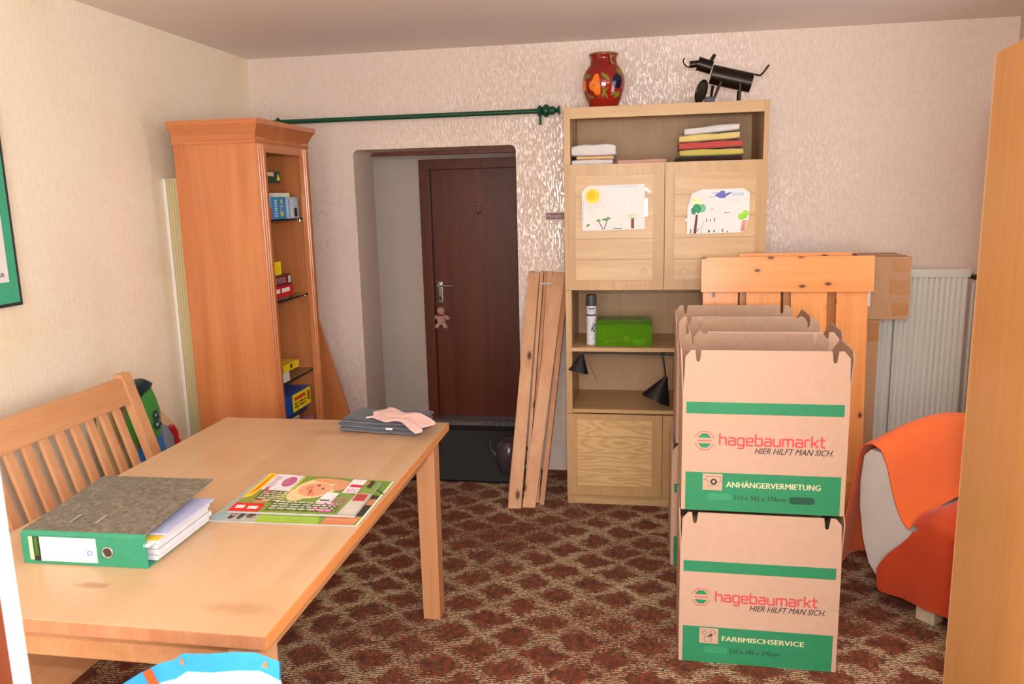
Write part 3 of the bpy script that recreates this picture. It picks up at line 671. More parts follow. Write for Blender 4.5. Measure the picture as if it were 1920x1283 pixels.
def fseat(a, b):
    # a: 0 at the lower edge hanging over the near side, up, then across the seat ; b along the seat (u)
    pth = [(-.030, .082), (-.036, .14), (-.035, .22), (-.030, .30), (-.008, .375), (.05, .405), (.2, .412), (.4, .412), (.6, .40), (.65, .36)]
    y, z = samp(pth, a); tab = ((.05, .150), (.09, .116), (.17, .112), (.235, .145), (.30, .195), (.36, .235), (.40, .245), (.45, .245)); x0_ = .245
    for (za, xa), (zb_, xb) in zip(tab, tab[1:]):
        if za <= z <= zb_: x0_ = xa+(xb-xa)*(z-za)/(zb_-za); break
    if a > .45: x0_ = .215
    xs = x0_+b*(.735-x0_); top = sm(.25, .5, a)
    if a > .4: z -= .02*(1-sm(.0, .12, b))
    z += .02*math.sin(xs*24+1)*top*.5 + mnoise.noise(Vector((xs*6, y*6, 2)))*.018*top
    y += (mnoise.noise(Vector((xs*9, z*3, 5)))*.016+.006*math.sin(xs*34))*(1-top)
    if xs > .68: z -= (xs-.68)*1.2*top; 
    return (xs, y, z)
bm = MB(); grid(bm, fseat, 40, 40, .004); M('seat_drape', bm, cloth('orange_fleece_shaded', (190, 72, 38), (180, 64, 32), 700, .4), bl, ang=80)  # same fleece as the back drape, its shade put into a darker colour

# ================================================================== THINGS ON AND AROUND THE CABINET
def mattress_slab():
    s = thing('foam_slab', 'tall slim striped beige slab wedged between cherry cabinet and left wall', 'slab', (-2.14, 3.395, 0))
    t = NT('striped_ticking'); v = t.coord((1, 1, 1), rnd=False); sx = t.n('ShaderNodeSeparateXYZ'); t.l(v, sx.inputs[0])
    k = t.math('PINGPONG', t.math('MULTIPLY', sx.outputs[0], 75), .5); q = t.noise(t.coord((60, 60, 160)), 1, 3)
    t.col(t.mix(t.math('ADD', k, t.math('MULTIPLY', q, .4)), rgb(164, 152, 108), rgb(220, 208, 164))); t.set(Roughness=.9); t.bump(k, .4, .002)
    B('striped_core', t.m, (-.046, .068, 0, .3, 0, 1.70), s, .006); B('white_cover', M_white, (-.062, -.046, .002, .3, 0, 1.698), s, .004)
mattress_slab()
# board leaning right of the cabinet
bm = MB(); prism(bm, [(-2.02, 0), (-1.50, 0), (-1.86, 1.14), (-2.02, 1.14)], lambda s, t, d: (s+.0, d+t*.10, t), 4.02, 4.038)
tag(M('leaning_board', bm, M_cherry, None, .002), 'cut cherry-coloured board leaning behind the display cabinet beside the doorway', 'board')
# pale board by the left wall behind the bench
bm = MB(); prism(bm, [(2.72, 0), (3.27, 0), (3.27, .505), (3.02, .782), (2.86, .86), (2.72, .86)], lambda s, t, d: (d-t*.04, s, t), -2.13, -2.116)
tag(M('leaning_board', bm, plain('pale_plywood', (222, 190, 142), .6), None, .002), 'pale angular plywood board leaning on the left wall behind the bench', 'board')
# stuffed toy cushion
ty = thing('toy_cushion', 'green and blue child\'s flower cushion with a black top behind the bench post', 'cushion', (-2.06, 2.905, .045))
def pillow(poly, th, n=3):
    bm = MB(); N = len(poly); cx_ = sum(p[0] for p in poly)/N; cz_ = sum(p[1] for p in poly)/N
    rings = []
    for s, d in ((1, 0), (.96, .45), (.85, .75), (.6, .95), (.0, 1)):
        for sg in ((1, -1) if d else (1,)):
            rings.append((sg, d, s))
    def ring(s, x): return [bm.verts.new((x, cx_+(p[0]-cx_)*s, cz_+(p[1]-cz_)*s)) for p in poly]
    mid = ring(1, 0)
    for sg in (1, -1):
        prev = mid
        for s, d in ((.96, .5), (.85, .8), (.6, .96)):
            r_ = ring(s, sg*d*th)
            for k in range(N): bm.faces.new((prev[k], prev[(k+1) % N], r_[(k+1) % N], r_[k]))
            prev = r_
        c_ = bm.verts.new((sg*th, cx_, cz_))
        for k in range(N): bm.faces.new((prev[k], prev[(k+1) % N], c_))
    return bm
T0 = (2.95, 0)
sh = lambda pts: [(a-2.95, b) for a, b in pts]
M('green_body', pillow(sh([(2.84, .74), (2.90, .78), (2.965, .79), (2.99, .74), (3.01, .68), (3.01, .60), (2.995, .55), (2.93, .53), (2.86, .56), (2.83, .65)]), .035), cloth('green_plush', (72, 158, 66)), ty, ang=80)
M('black_top', pillow(sh([(2.83, .74), (2.84, .775), (2.93, .825), (2.975, .80), (2.96, .782), (2.90, .765)]), .038), cloth('dark_plush', (22, 46, 48)), ty, ang=80)
M('blue_body', pillow(sh([(2.90, .57), (2.96, .585), (3.01, .575), (3.03, .50), (3.04, .40), (3.02, .2), (2.94, .1), (2.86, .2), (2.86, .40), (2.88, .50)]), .032), cloth('blue_plush', (46, 118, 190)), ty, ang=80)
M('grey_wing', pillow(sh([(3.03, .60), (3.06, .59), (3.10, .53), (3.10, .42), (3.05, .38), (3.03, .45)]), .02), cloth('grey_plush', (140, 146, 168)), ty, ang=80)
M('red_edge', pillow(sh([(3.08, .57), (3.11, .575), (3.13, .545), (3.125, .515), (3.145, .49), (3.14, .45), (3.11, .42), (3.10, .47), (3.095, .52)]), .022), cloth('red_plush', (180, 24, 34)), ty, ang=80)
fl = lambda c0, c1: [p for k in range(6) for p in [ell(c0+.014*math.cos(k*PI/3), c1+.014*math.sin(k*PI/3), .008)]]
F2 = lambda s, t, d: (d, s-2.95, t)
flat('flower', plain('flower_blue', (30, 60, 70), .8), fl(2.945, .665)+fl(2.948, .622), ty, F2, .040)
for q in ((2.945, .665), (2.948, .622)): flat('flower_centre', M_white, [ell(q[0], q[1], .008)], ty, F2, .0405)

# ---- picture on the left wall
pc = thing('framed_picture', 'framed print with a green mat on the left wall, cut by the photo edge', 'picture', (XL, 2.2, 1.5))
B('frame', plain('dark_frame', (52, 50, 56), .35), (0.001, .022, 2.455-.6-2.2, 2.455-2.2, 1.239-1.5, 2.02-1.5), pc, .002)
P = lambda s, t, d: (d, s-2.2, t-1.5)
bm = MB(); prism(bm, rect(1.867, 2.443, 1.251, 2.008), P, .0205, .0225); M('green_mat', bm, plain('mat_green', (62, 168, 130), .5), pc)
bm = MB(); prism(bm, rect(1.94, 2.405, 1.325, 1.94), P, .0225, .0232); M('print_sheet', bm, M_white, pc)
flat('signature', M_pblack, stroke([(2.33, 1.345), (2.338, 1.360), (2.345, 1.345), (2.352, 1.358), (2.358, 1.347), (2.366, 1.347), (2.372, 1.358), (2.378, 1.346), (2.384, 1.356)], .0025), pc, P, .0236)

# ---- curtain rod
rd = thing('curtain_rod', 'dark green wooden curtain rod with turned finial above the doorway', 'rod', (-.55, YB, 2.015))
ry = 4.225-YB
bm = MB(); cyl(bm, (-1.55, ry, .0), (.0, ry, .002), .0125, n=20); M('rod', bm, M_green, rd)
bm = MB(); lathe(bm, [(0, 0), (.0125, 0), (.024, .006), (.024, .016), (.014, .022), (.018, .028), (.031, .040), (.033, .050), (.030, .060), (.020, .068), (.022, .074), (.022, .092), (.012, .098), (.010, .104), (.022, .116), (.026, .122), (0, .124)], 24, (-.005, ry, .002), (1, 0, .0)); M('finial', bm, M_green, rd, ang=50)
bm = MB(); tube(bm, [(.012+.0*1, ry+.024*math.cos(a)*1, .002+.024*math.sin(a)) for a in [k*PI/8 for k in range(17)]], .007, 8); cyl(bm, (.012, ry, -.02), (.012, ry, -.068), .008, .0075); cyl(bm, (.012, ry+.02, .0), (.012, -.001, .0), .008); M('bracket', bm, M_green, rd)
bm = MB(); tube(bm, [(-1.45, ry+.018*math.cos(a), .002+.018*math.sin(a)) for a in [k*PI/6 for k in range(13)]], .006, 8); cyl(bm, (-1.45, ry+.018, .0), (-1.45, -.001, .0), .008); M('bracket', bm, M_green, rd)
# ---- sign
sg = thing('wall_sign', 'small dark red sign reading Vorsicht on the wall beside the wall unit', 'sign', (-.47, YB, 1.47))
B('plate', M_white, (-.060, .065, -.003, -.0002, -.023, .023), sg, .002)
flat('red_field', plain('sign_red', (126, 20, 30), .35), [rect(-.055, .060, -.018, .018)], sg, FXZ, -.0034)
flat('lettering', M_white, text('Vorsicht', -.049, .033, -.011, .013, .0, .0008), sg, FXZ, -.0038)

# ================================================================== ON THE WALL UNIT
vs = thing('vase', 'round dark red glazed vase painted with fruit on top of the wall unit', 'vase', (-.196, 4.00, 1.989))
vp = [(0, 0), (.066, 0), (.068, .006), (.072, .02), (.085, .05), (.098, .085), (.1035, .120), (.101, .150), (.090, .178), (.074, .198), (.068, .206), (.066, .214), (.063, .228), (.064, .236), (.070, .248), (.071, .2535), (.069, .256), (.062, .254), (.056, .235), (.058, .21), (.085, .17), (.09, .12), (.06, .01), (0, .008)]
bm = MB(); lathe(bm, vp, 48); t = NT('red_glaze'); sx = t.n('ShaderNodeSeparateXYZ'); tcv = t.coord(rnd=False); t.l(tcv, sx.inputs[0])
t.col(t.mix(t.noise(tcv, 6, 3), rgb(112, 14, 8), rgb(160, 30, 18))); t.set(Roughness=.08, Coat_Weight=.5); vb = M('body', bm, t.m, vs, ang=70)
bm = MB(); lathe(bm, [(.068, .250), (.0722, .2525), (.0712, .257), (.066, .258), (.061, .256)], 40); M('rim', bm, plain('olive_glaze', (128, 116, 62), .15), vs, ang=70)
def vr(z):
    for (r1, a), (r2, b) in zip(vp[1:15], vp[2:16]):
        if a <= z <= b and b > a: return r1+(r2-r1)*(z-a)/(b-a)
    return .08
def vpaint(name, mat, polys, off=.0012):
    """painted motif wrapped on the vase; coordinates in px of view (x across, z up)"""
    bm = MB()
    for p in polys:
        # subdivide by fan of small rings so that it follows the belly
        cx_ = sum(a for a, b in p)/len(p); cz_ = sum(b for a, b in p)/len(p); rings = []
        for s in (1, .66, .33):
            ring = []
            for a, b in p:
                x_, z_ = cx_+(a-cx_)*s, cz_+(b-cz_)*s; r_ = vr(z_)+off; x_ = max(-r_*.99, min(r_*.99, x_)); ring.append(bm.verts.new((x_, -math.sqrt(r_*r_-x_*x_), z_)))
            rings.append(ring)
        r_ = vr(cz_)+off; c_ = bm.verts.new((cx_, -math.sqrt(max(0, r_*r_-cx_*cx_)), cz_)); n = len(p)
        for u_, w_ in zip(rings, rings[1:]):
            for k in range(n): bm.faces.new((u_[k], u_[(k+1) % n], w_[(k+1) % n], w_[k]))
        for k in range(n): bm.faces.new((rings[-1][k], rings[-1][(k+1) % n], c_))
    M(name, bm, mat, vs, ang=80)
leaf = lambda x, z, l, w_, a: ell(x, z, l, w_, 12, a)
vpaint('painted_pear', plain('glaze_orange', (226, 120, 22), .12, grain=.2), [[(-.030, .155), (-.018, .150), (-.014, .120), (-.010, .090), (-.012, .062), (-.022, .056), (-.036, .060), (-.044, .076), (-.058, .082), (-.066, .100), (-.060, .118), (-.048, .130), (-.040, .148)], ell(-.090, .105, .010, .028)])
vpaint('painted_plum', plain('glaze_navy', (14, 18, 46), .1), [ell(.068, .120, .022, .034)], .0016)
for lf in [leaf(.013, .140, .026, .009, -.7), leaf(-.074, .146, .018, .010, .1), leaf(.075, .165, .020, .010, -1), leaf(.002, .062, .016, .005, 1.2), leaf(.014, .058, .018, .005, -1.1), leaf(.004, .078, .014, .005, 1.5), leaf(.018, .082, .012, .004, .8), leaf(-.054, .052, .016, .006, -.5), leaf(-.064, .056, .014, .005, -1.2), leaf(.052, .064, .018, .005, .5), leaf(.062, .056, .018, .005, .9), leaf(.072, .062, .016, .005, 1.3)]: vpaint('painted_leaf', plain('glaze_olive', (120, 118, 42), .12, grain=.2), [lf], .0018)
bm = MB(); tube(bm, [(.052+.014*math.cos(a), -.062-.016*abs(math.sin(a/1))*0-.012*math.cos(a/2), .220+.018*math.sin(a)) for a in [PI/2+k*PI/10 for k in range(11)]], .0055, 8); M('handle', bm, plain('olive_glaze', (128, 116, 62), .15), vs)

dg = thing('metal_dog', 'dark welded metal dog figure with pipe body on top of the wall unit', 'figurine', (.36, 3.99, 1.989))
def D(px, py, y=0): # sketch coordinates (hundredths) to the figure's plane
    return (.184+(1270+px/10.67-1283)*.00247-.36, y, 2.206-(90+py/10.67-108)*.00262-(px/10.67)*.00008-1.989)
bm = MB(); cyl(bm, D(690, 490), D(1490, 662), .0445, n=28); M('body', bm, M_iron, dg, bevel=.002, ang=40)
bm = MB(); cyl(bm, D(430, 290), D(700, 372), .031, n=24); cyl(bm, D(415, 290), D(432, 294), .034, n=24); M('head', bm, M_iron, dg, bevel=.001)
bm = MB(); cyl(bm, D(255, 305), D(430, 292), .016, n=18); M('snout', bm, M_iron, dg)
bm = MB(); tube(bm, [D(260, 355), D(190, 335), D(145, 295), D(125, 245), D(132, 205), D(158, 188)], .0035, 8); M('tongue_wire', bm, M_iron, dg)
for yy in (-.02, .02):
    bm = MB(); cyl(bm, D(680, 240, yy), D(745, 145, yy*1.5), .008, n=12); M('ear', bm, M_iron, dg)
bm = MB(); tube(bm, [D(1545, 500), D(1610, 520), D(1665, 522), D(1715, 475), D(1770, 405), D(1825, 335)], .0048, 10); M('tail', bm, M_iron, dg)
for a, b, y0, y1, c in (((870, 655), (700, 985), -.042, -.05, .006), ((735, 690), (690, 1000), .02, .05, .006), ((1250, 690), (1240, 1090), -.042, -.045, .007), ((1260, 790), (1245, 1080), .03, .05, .006)):
    bm = MB(); p, q = D(*a, y0), D(*b, y1); q = (q[0], q[1], .0); cyl(bm, p, q, c*1.3, c*.8, 10); M('leg', bm, M_iron, dg)
bm = MB(); ct = Vector(D(490, 850, -.03)); ct.z = .058
lathe(bm, [(0, -.002), (.055, -.003), (.0565, 0), (.055, .003), (0, .002)], 28, ct, (.80, -.45, -.30)); M('disc', bm, M_iron, dg)
B('foot_block', M_black, (D(560, 1000)[0], D(750, 1000)[0], -.065, -.03, .0, .030), dg, .003)

def towel(name, label, mat, x0, x1, y0, y1, z0, h, grp=None, tilt=0, seed=0, puff=.0):
    """a folded towel: rounded folded front edge, slightly uneven"""
    nx, ny = 14, 8; bm = MB(); W, Dp = x1-x0, y1-y0; prof = []
    N = 12
    for k in range(N):
        a = 2*PI*k/N; prof.append((math.cos(a), math.sin(a)))
    rings = []
    for i in range(nx+1):
        x = -W/2+W*i/nx; ring = []; e = 1-.12*(abs(i/nx-.5)*2)**6
        for k in range(28):
            a = 2*PI*k/28; ca, sa = math.cos(a), math.sin(a)
            yy = math.copysign(abs(ca)**.18, ca)*Dp/2; zz = math.copysign(abs(sa)**.36, sa)*h/2*e
            n_ = mnoise.noise(Vector((x*14+seed, yy*11, zz*30+seed)))
            if zz > 0: zz += (n_*.12*h+puff*h*(1-(2*x/W)**2))
            ring.append(bm.verts.new((x+n_*.003, yy+n_*.004, max(0, zz+h/2)+x*tilt)))
        rings.append(ring)
    for a, b in zip(rings, rings[1:]):
        for k in range(28): bm.faces.new((a[k], a[(k+1) % 28], b[(k+1) % 28], b[k]))
    bm.faces.new(rings[0][::-1]); bm.faces.new(rings[-1])
    o = M(name, bm, mat, None, ang=60); o.location = ((x0+x1)/2, (y0+y1)/2, z0)
    return tag(o, label, 'towel', grp)
zs = 1.713; g1 = 'towels stacked on the left of the top shelf'; g2 = 'towels stacked on the right of the top shelf'
towel('folded_towel', 'flat white folded towel at the bottom of the left stack', cloth('towel_white', (226, 222, 220)), -.345, -.150, 3.90, 4.14, zs, .034, g1, seed=1)
towel('folded_towel', 'thin peach folded towel between the two white ones', cloth('towel_peach', (236, 190, 140)), -.322, -.145, 3.90, 4.12, zs+.034, .016, g1, seed=2)
towel('folded_towel', 'puffy white folded towel on top of the left stack', cloth('towel_white', (226, 222, 220)), -.345, -.135, 3.89, 4.13, zs+.050, .050, g1, seed=3, puff=.15)
towel('folded_towel', 'thin pink folded towel lying alone between the two stacks', cloth('towel_pink', (222, 168, 156)), -.125, .105, 3.90, 4.12, zs, .028, seed=4)
for k, (nm, c, a, b, lab) in enumerate((('towel_brown', (60, 38, 34), .150, .452, 'dark brown folded towel at the bottom of the right stack'), ('towel_lime', (206, 190, 96), .168, .458, 'yellow-green folded towel above the dark brown one'), ('towel_red', (200, 84, 78), .165, .455, 'red folded towel in the middle of the right stack'), ('towel_yellow', (230, 206, 132), .165, .440, 'pale yellow folded towel above the red one'), ('towel_white', (226, 222, 220), .188, .438, 'white folded towel on top of the right stack'))):
    towel('folded_towel', lab, cloth(nm, c), a, b, 3.90, 4.13, zs+k*.0335+(0, .001, .002, .004, .006)[k], .0325, g2, tilt=(0, .004, .025, .045, .07)[k], seed=9+k)
# child drawings taped to the doors
yd = UY-.0262
def paper(label, poly, loc):
    p = thing('child_drawing', label, 'drawing', loc)
    bm = MB(); prism(bm, poly, FXZ, -.0006, 0); M('sheet', bm, M_white, p); return p
p1 = paper('child\'s drawing of a yellow sun taped to the left upper door', [(-.148, -.104), (-.140, -.108), (.146, -.104), (.150, -.097), (.149, .108), (-.120, .104), (-.150, .078)], (-.144, yd, 1.516))
I = lambda r, g, b: plain('crayon_%d_%d_%d' % (r, g, b), (r, g, b), .8, grain=.15)
o1 = -.0009
flat('sun', I(244, 214, 60), [ell(-.098, .056, .032, .034)], p1, FXZ, o1-.0002); flat('sun_core', I(240, 190, 50), [ell(-.102, .060, .02, .022)], p1, FXZ, o1-.0004)
flat('sun_rays', I(226, 186, 130), [q for k in range(26) for q in stroke([(-.098+.034*math.cos(k*.2417), .056+.036*math.sin(k*.2417)), (-.098+(.058+.014*(k % 3))*math.cos(k*.2417), .056+(.06+.014*(k % 3))*math.sin(k*.2417)*(1 if math.sin(k*.2417) < 0 else .55))], .0012)], p1, FXZ, o1)
flat('palm_trunk', I(72, 74, 84), stroke([(-.068, -.066), (-.050, -.100), (-.042, -.100), (-.030, -.064)], .0035), p1, FXZ, o1)
flat('palm_leaves', I(116, 160, 96), [ell(-.070, -.060, .011, .006), ell(-.034, -.056, .012, .007), ell(-.022, -.050, .010, .006), ell(-.046, -.055, .008, .004), ell(-.118, -.080, .008, .005), ell(-.123, -.086, .005, .005)], p1, FXZ, o1)
flat('tree_trunk', I(130, 80, 70), [rect(.085, .100, -.100, -.052)], p1, FXZ, o1); flat('tree_crown', I(206, 218, 190), [ell(.092, -.042, .026, .013)], p1, FXZ, o1+.0001)
flat('water', I(70, 150, 140), [rect(.0, .042, -.102, -.097)], p1, FXZ, o1)
flat('scribble_margin', I(206, 216, 236), [rect(-.146, -.140, -.06, .04), rect(-.04, .12, .094, .100)], p1, FXZ, o1)
B('tape', plain('white_tape', (250, 250, 250), .2), (.150, .163, -.001, .0, -.045, .04), p1); bm = MB(); prism(bm, [(.150, .088), (.158, .090), (.176, .074), (.172, .066), (.150, .078)], FXZ, -.001, -.0); M('tape', bm, plain('white_tape', (250, 250, 250), .2), p1)
p2 = paper('child\'s drawing of trees and a blue cloud taped to the right upper door', [(-.142, -.102), (.116, -.098), (.127, -.072), (.141, -.03), (.142, .085), (.112, .106), (-.075, .104), (-.122, .086), (-.141, .02)], (.345, yd, 1.487))
flat('tree_trunk', I(120, 52, 50), [[(-.112, -.100), (-.099, -.100), (-.092, -.012), (-.102, -.012)]], p2, FXZ, o1)
flat('tree_crown', I(58, 150, 112), [ell(-.112, .006, .012, .018), ell(-.090, .012, .012, .018), ell(-.098, .028, .016, .010)], p2, FXZ, o1); flat('tree_crown', I(128, 196, 140), [ell(-.072, .018, .016, .020)], p2, FXZ, o1+.0001)
flat('sun', I(236, 240, 176), [ell(-.100, .048, .020, .018)], p2, FXZ, o1+.0001); flat('sun_rays', I(214, 190, 170), [q for k in range(7) for q in stroke([(-.1, .05), (-.1+.04*math.cos(.3+k*.42), .05+.035*math.sin(.3+k*.42))], .0014)], p2, FXZ, o1+.0002)
flat('cloud', I(108, 116, 196), [ell(.010, .078, .026, .010, 14, .1), ell(.016, .070, .020, .008), ell(.040, .080, .018, .005, 12, .5), ell(.018, .090, .012, .007)]+stroke([(-.03, .086), (.0, .088), (.04, .074), (.06, .088)], .002), p2, FXZ, o1)
flat('sky_strokes', I(190, 208, 220), [rect(.06, .115, .072, .086), rect(-.045, -.015, .066, .072), rect(.055, .1, .05, .053), rect(.06, .1, .040, .042)], p2, FXZ, o1+.0001)
flat('bush', I(158, 216, 70), [ell(.112, -.022, .022, .014), ell(.124, -.010, .016, .014), ell(.104, -.030, .012, .010)], p2, FXZ, o1)
flat('pot', I(206, 150, 128), [[(.104, -.094), (.118, -.094), (.134, -.042), (.110, -.042)]], p2, FXZ, o1)
flat('figures', I(60, 50, 56), [ell(-.052, -.038, .002, .010, 8), ell(-.034, -.040, .0022, .006, 8), ell(-.016, -.036, .002, .011, 8), rect(.028, .040, -.007, -.004), rect(.042, .052, -.006, -.004), rect(-.035, -.020, .012, .014)]+stroke([(-.078, -.1), (-.068, -.048), (-.062, -.045)], .0014), p2, FXZ, o1)
flat('grass', I(56, 128, 110), [rect(-.127, -.122, -.100, -.078)]+stroke([(-.098, -.092), (-.086, -.078)], .003)+[ell(-.040, -.090, .005, .007), ell(-.016, -.090, .004, .006), ell(.022, -.088, .003, .009), ell(.044, -.094, .005, .003)], p2, FXZ, o1)
bm = MB(); prism(bm, ell(-.146, -.036, .006, .005, 10), FXZ, -.001, 0); M('tape', bm, plain('white_tape', (250, 250, 250), .2), p2)

# spray can
sp = thing('spray_can', 'white spray can with dark grey cap beside the green plastic box', 'spray can', (-.258, 3.955, .829))
bm = MB(); lathe(bm, [(0, 0), (.0245, 0), (.0255, .004), (.0255, .192), (.0235, .200), (0, .200)], 28); M('can', bm, plain('can_white', (216, 214, 226), .3, grain=.03), sp)
bm = MB(); lathe(bm, [(0, .198), (.0262, .198), (.0262, .246), (.024, .254), (0, .256)], 28); M('cap', bm, plain('cap_grey', (66, 62, 68), .45), sp, bevel=0)
def wrap(name, mat, polys, par, r=.0258):
    bm = MB()
    for p in polys:
        for (a, b) in [(p, None)]:
            bm.faces.new([bm.verts.new((r*math.sin(s/r), -r*math.cos(s/r), t_)) for s, t_ in p])
    return M(name, bm, mat, par)
wrap('label_band', plain('band_grey', (70, 70, 82), .4), [[(-.034+i*.0068, .148), (-.034+(i+1)*.0068, .148), (-.034+(i+1)*.0068, .157), (-.034+i*.0068, .157)] for i in range(10)], sp)
wrap('label_text', M_pblack, [[(a, b), (a+.006, b), (a+.006, b+h), (a, b+h)] for b, h in ((.182, .006), (.172, .0015), (.166, .0015)) for a in (-.012, -.006, 0, .006, .012)], sp, .0259)
wrap('label_motif', M_pblack, [[(.0, .075), (.006, .07), (.016, .105), (.012, .112), (.004, .095)], [(.010, .07), (.018, .064), (.022, .1), (.016, .104)], [(-.002, .05), (.02, .046), (.02, .058), (.0, .062)], [(.004, .03), (.02, .022), (.022, .038), (.008, .04)]], sp, .0259)
# green box
gx = thing('plastic_box', 'translucent lime green lidded plastic box on the wall unit shelf', 'box', (-.093, 3.90, .829))
t = NT('lime_plastic'); t.col(rgb(150, 220, 50)); t.set(Roughness=.15, Transmission_Weight=.8, IOR=1.15); M_lime = t.m
bm = MB(); a, b_, c_, d_ = -.138, .138, 0, .15
for d in ((a, b_, 0, .002, 0, .108), (a, b_, .148, .15, 0, .108), (a, a+.002, .002, .148, 0, .108), (b_-.002, b_, .002, .148, 0, .108), (a+.002, b_-.002, .002, .148, 0, .002)): box(bm, *d)
M('tub', bm, M_lime, gx, .0006)
bm = MB(); box(bm, a-.003, b_+.003, -.004, .154, .106, .112); box(bm, a+.002, b_-.002, .004, .146, .112, .130)
for k in range(6): cyl(bm, (a+.03+k*.043, .01, .130), (a+.03+k*.043, .14, .130), .006, n=10)
M('lid', bm, M_lime, gx, .001); B('clasp', M_lime, (-.03, .03, -.008, -.003, .098, .116), gx, .001)
bm = MB(); cyl(bm, (-.10, .04, .012), (.0, .06, .026), .009, n=10); M('orange_handle', bm, plain('orange_stick', (240, 120, 50), .5), gx)
bm = MB(); cyl(bm, (.0, .06, .026), (.03, .062, .028), .014, n=12); M('yellow_brush', bm, plain('yellow_brush', (220, 200, 80), .6), gx)
bm = MB(); box(bm, .045, .11, .03, .09, .003, .028); M('folded_cloth', bm, cloth('pale_rag', (214, 226, 214)), gx, .006)

# two-armed black lamp
lp = thing('swing_arm_lamp', 'black swing-arm lamp with two conical shades fixed under the wall unit shelf', 'lamp', (.1, 3.875, .808))
def L(x, y, z): return (x-.1, y-3.875, z-.808)
bm = MB(); cyl(bm, L(-.305, 3.895, .796), L(.16, 3.895, .788), .0042, n=10); cyl(bm, L(-.295, 3.905, .803), L(.2, 3.905, .797), .0035, n=10); M('arm', bm, M_black, lp)
bm = MB(); lathe(bm, [(0, -.009), (.009, -.009), (.011, 0), (.009, .009), (0, .009)], 16, L(.098, 3.893, .787), (0, 1, 0)); lathe(bm, [(0, -.007), (.007, -.007), (.009, 0), (.007, .007), (0, .007)], 16, L(-.30, 3.893, .792), (0, 1, 0)); M('joint', bm, M_black, lp)
bm = MB(); cyl(bm, L(.100, 3.893, .785), L(.115, 3.893, .682), .0038, n=10); M('stem', bm, M_black, lp)
bm = MB(); lathe(bm, [(.0, 0), (.009, .001), (.012, .012), (.074, .125), (.075, .130), (.070, .127), (.010, .018), (0, .016)], 32, L(.118, 3.890, .680), (-.40, -.10, -.92)); M('shade', bm, M_black, lp, ang=60)
bm = MB(); lathe(bm, [(.0, 0), (.007, .001), (.010, .010), (.052, .090), (.053, .094), (.049, .091), (.008, .014), (0, .012)], 32, L(-.300, 3.893, .790), (-.22, -.15, -.96)); M('shade', bm, M_black, lp, ang=60)
bm = MB(); cyl(bm, L(-.262, 3.86, .745), L(-.225, 3.85, .660), .0022, n=8); M('rod', bm, plain('wood_rod', (96, 62, 44), .5), lp)
B('clamp', M_black, (.16-.1, .19-.1, .01, .04, -.03, 0), lp, .002)

# ================================================================== LEANING PLANKS
pl = [((-.680, -.612), 3.765, (-.622, -.562), 4.268, 1.168, M_raw, .020, 'broad spruce plank leaning leftmost in the bundle by the wall unit'),
      ((-.607, -.540), 3.780, (-.486, -.420), 4.268, 1.164, M_raw, .020, 'broad spruce plank leaning in front in the middle of the bundle'),
      ((-.525, -.499), 3.822, (-.425, -.399), 4.272, 1.150, M_rawd, .045, 'narrow spruce batten at the right of the leaning bundle'),
      ((-.700, -.676), 3.872, (-.618, -.596), 4.300, 1.172, M_rawd, .020, 'narrow plank at the left behind the broad leaning planks'),
      ((-.606, -.590), 3.815, (-.558, -.540), 4.280, 1.170, M_raw, .050, 'thin batten just right of the leftmost broad plank'),
      ((-.588, -.570), 3.835, (-.536, -.520), 4.285, 1.170, M_rawd, .045, 'thin batten in the middle of the leaning bundle'),
      ((-.566, -.530), 3.850, (-.520, -.490), 4.290, 1.170, M_raw, .018, 'narrow grey-brown plank behind the middle of the bundle')]
for (b0, b1), yb, (t0, t1), yt, zt, mt, th, lab in pl:
    yb = yb+.002; cxp = (b0+b1)/2; bm = MB(); th = min(th, YB-.002-yt) if th > .03 else min(th, YB-.002-yt+.0)
    th = max(th, .014); yt2 = min(yt, YB-.003-th)
    v = box(bm, b0, b1, yb, yb+th, 0, zt)
    for q in bm.verts:
        f = q.co.z/zt; left = q.co.x < (b0+b1)/2
        q.co.x = (b0*(1-f)+t0*f) if left else (b1*(1-f)+t1*f); q.co.y += (yt2-yb)*f
    for q in bm.verts: q.co.x -= cxp; q.co.y -= yb
    o = M('plank', bm, mt, None, .0015); o.location = (cxp, yb, 0); tag(o, lab, 'plank', 'planks leaning beside the wall unit')
bm = MB(); prism(bm, rect(-.556, -.490, 1.105, 1.116), lambda s, t, d: (s, d, t), 4.236, 4.2375)
tag(M('tape_strip', bm, plain('grey_tape', (186, 178, 176), .35)), 'short strip of grey tape binding the tops of the leaning planks', 'tape')

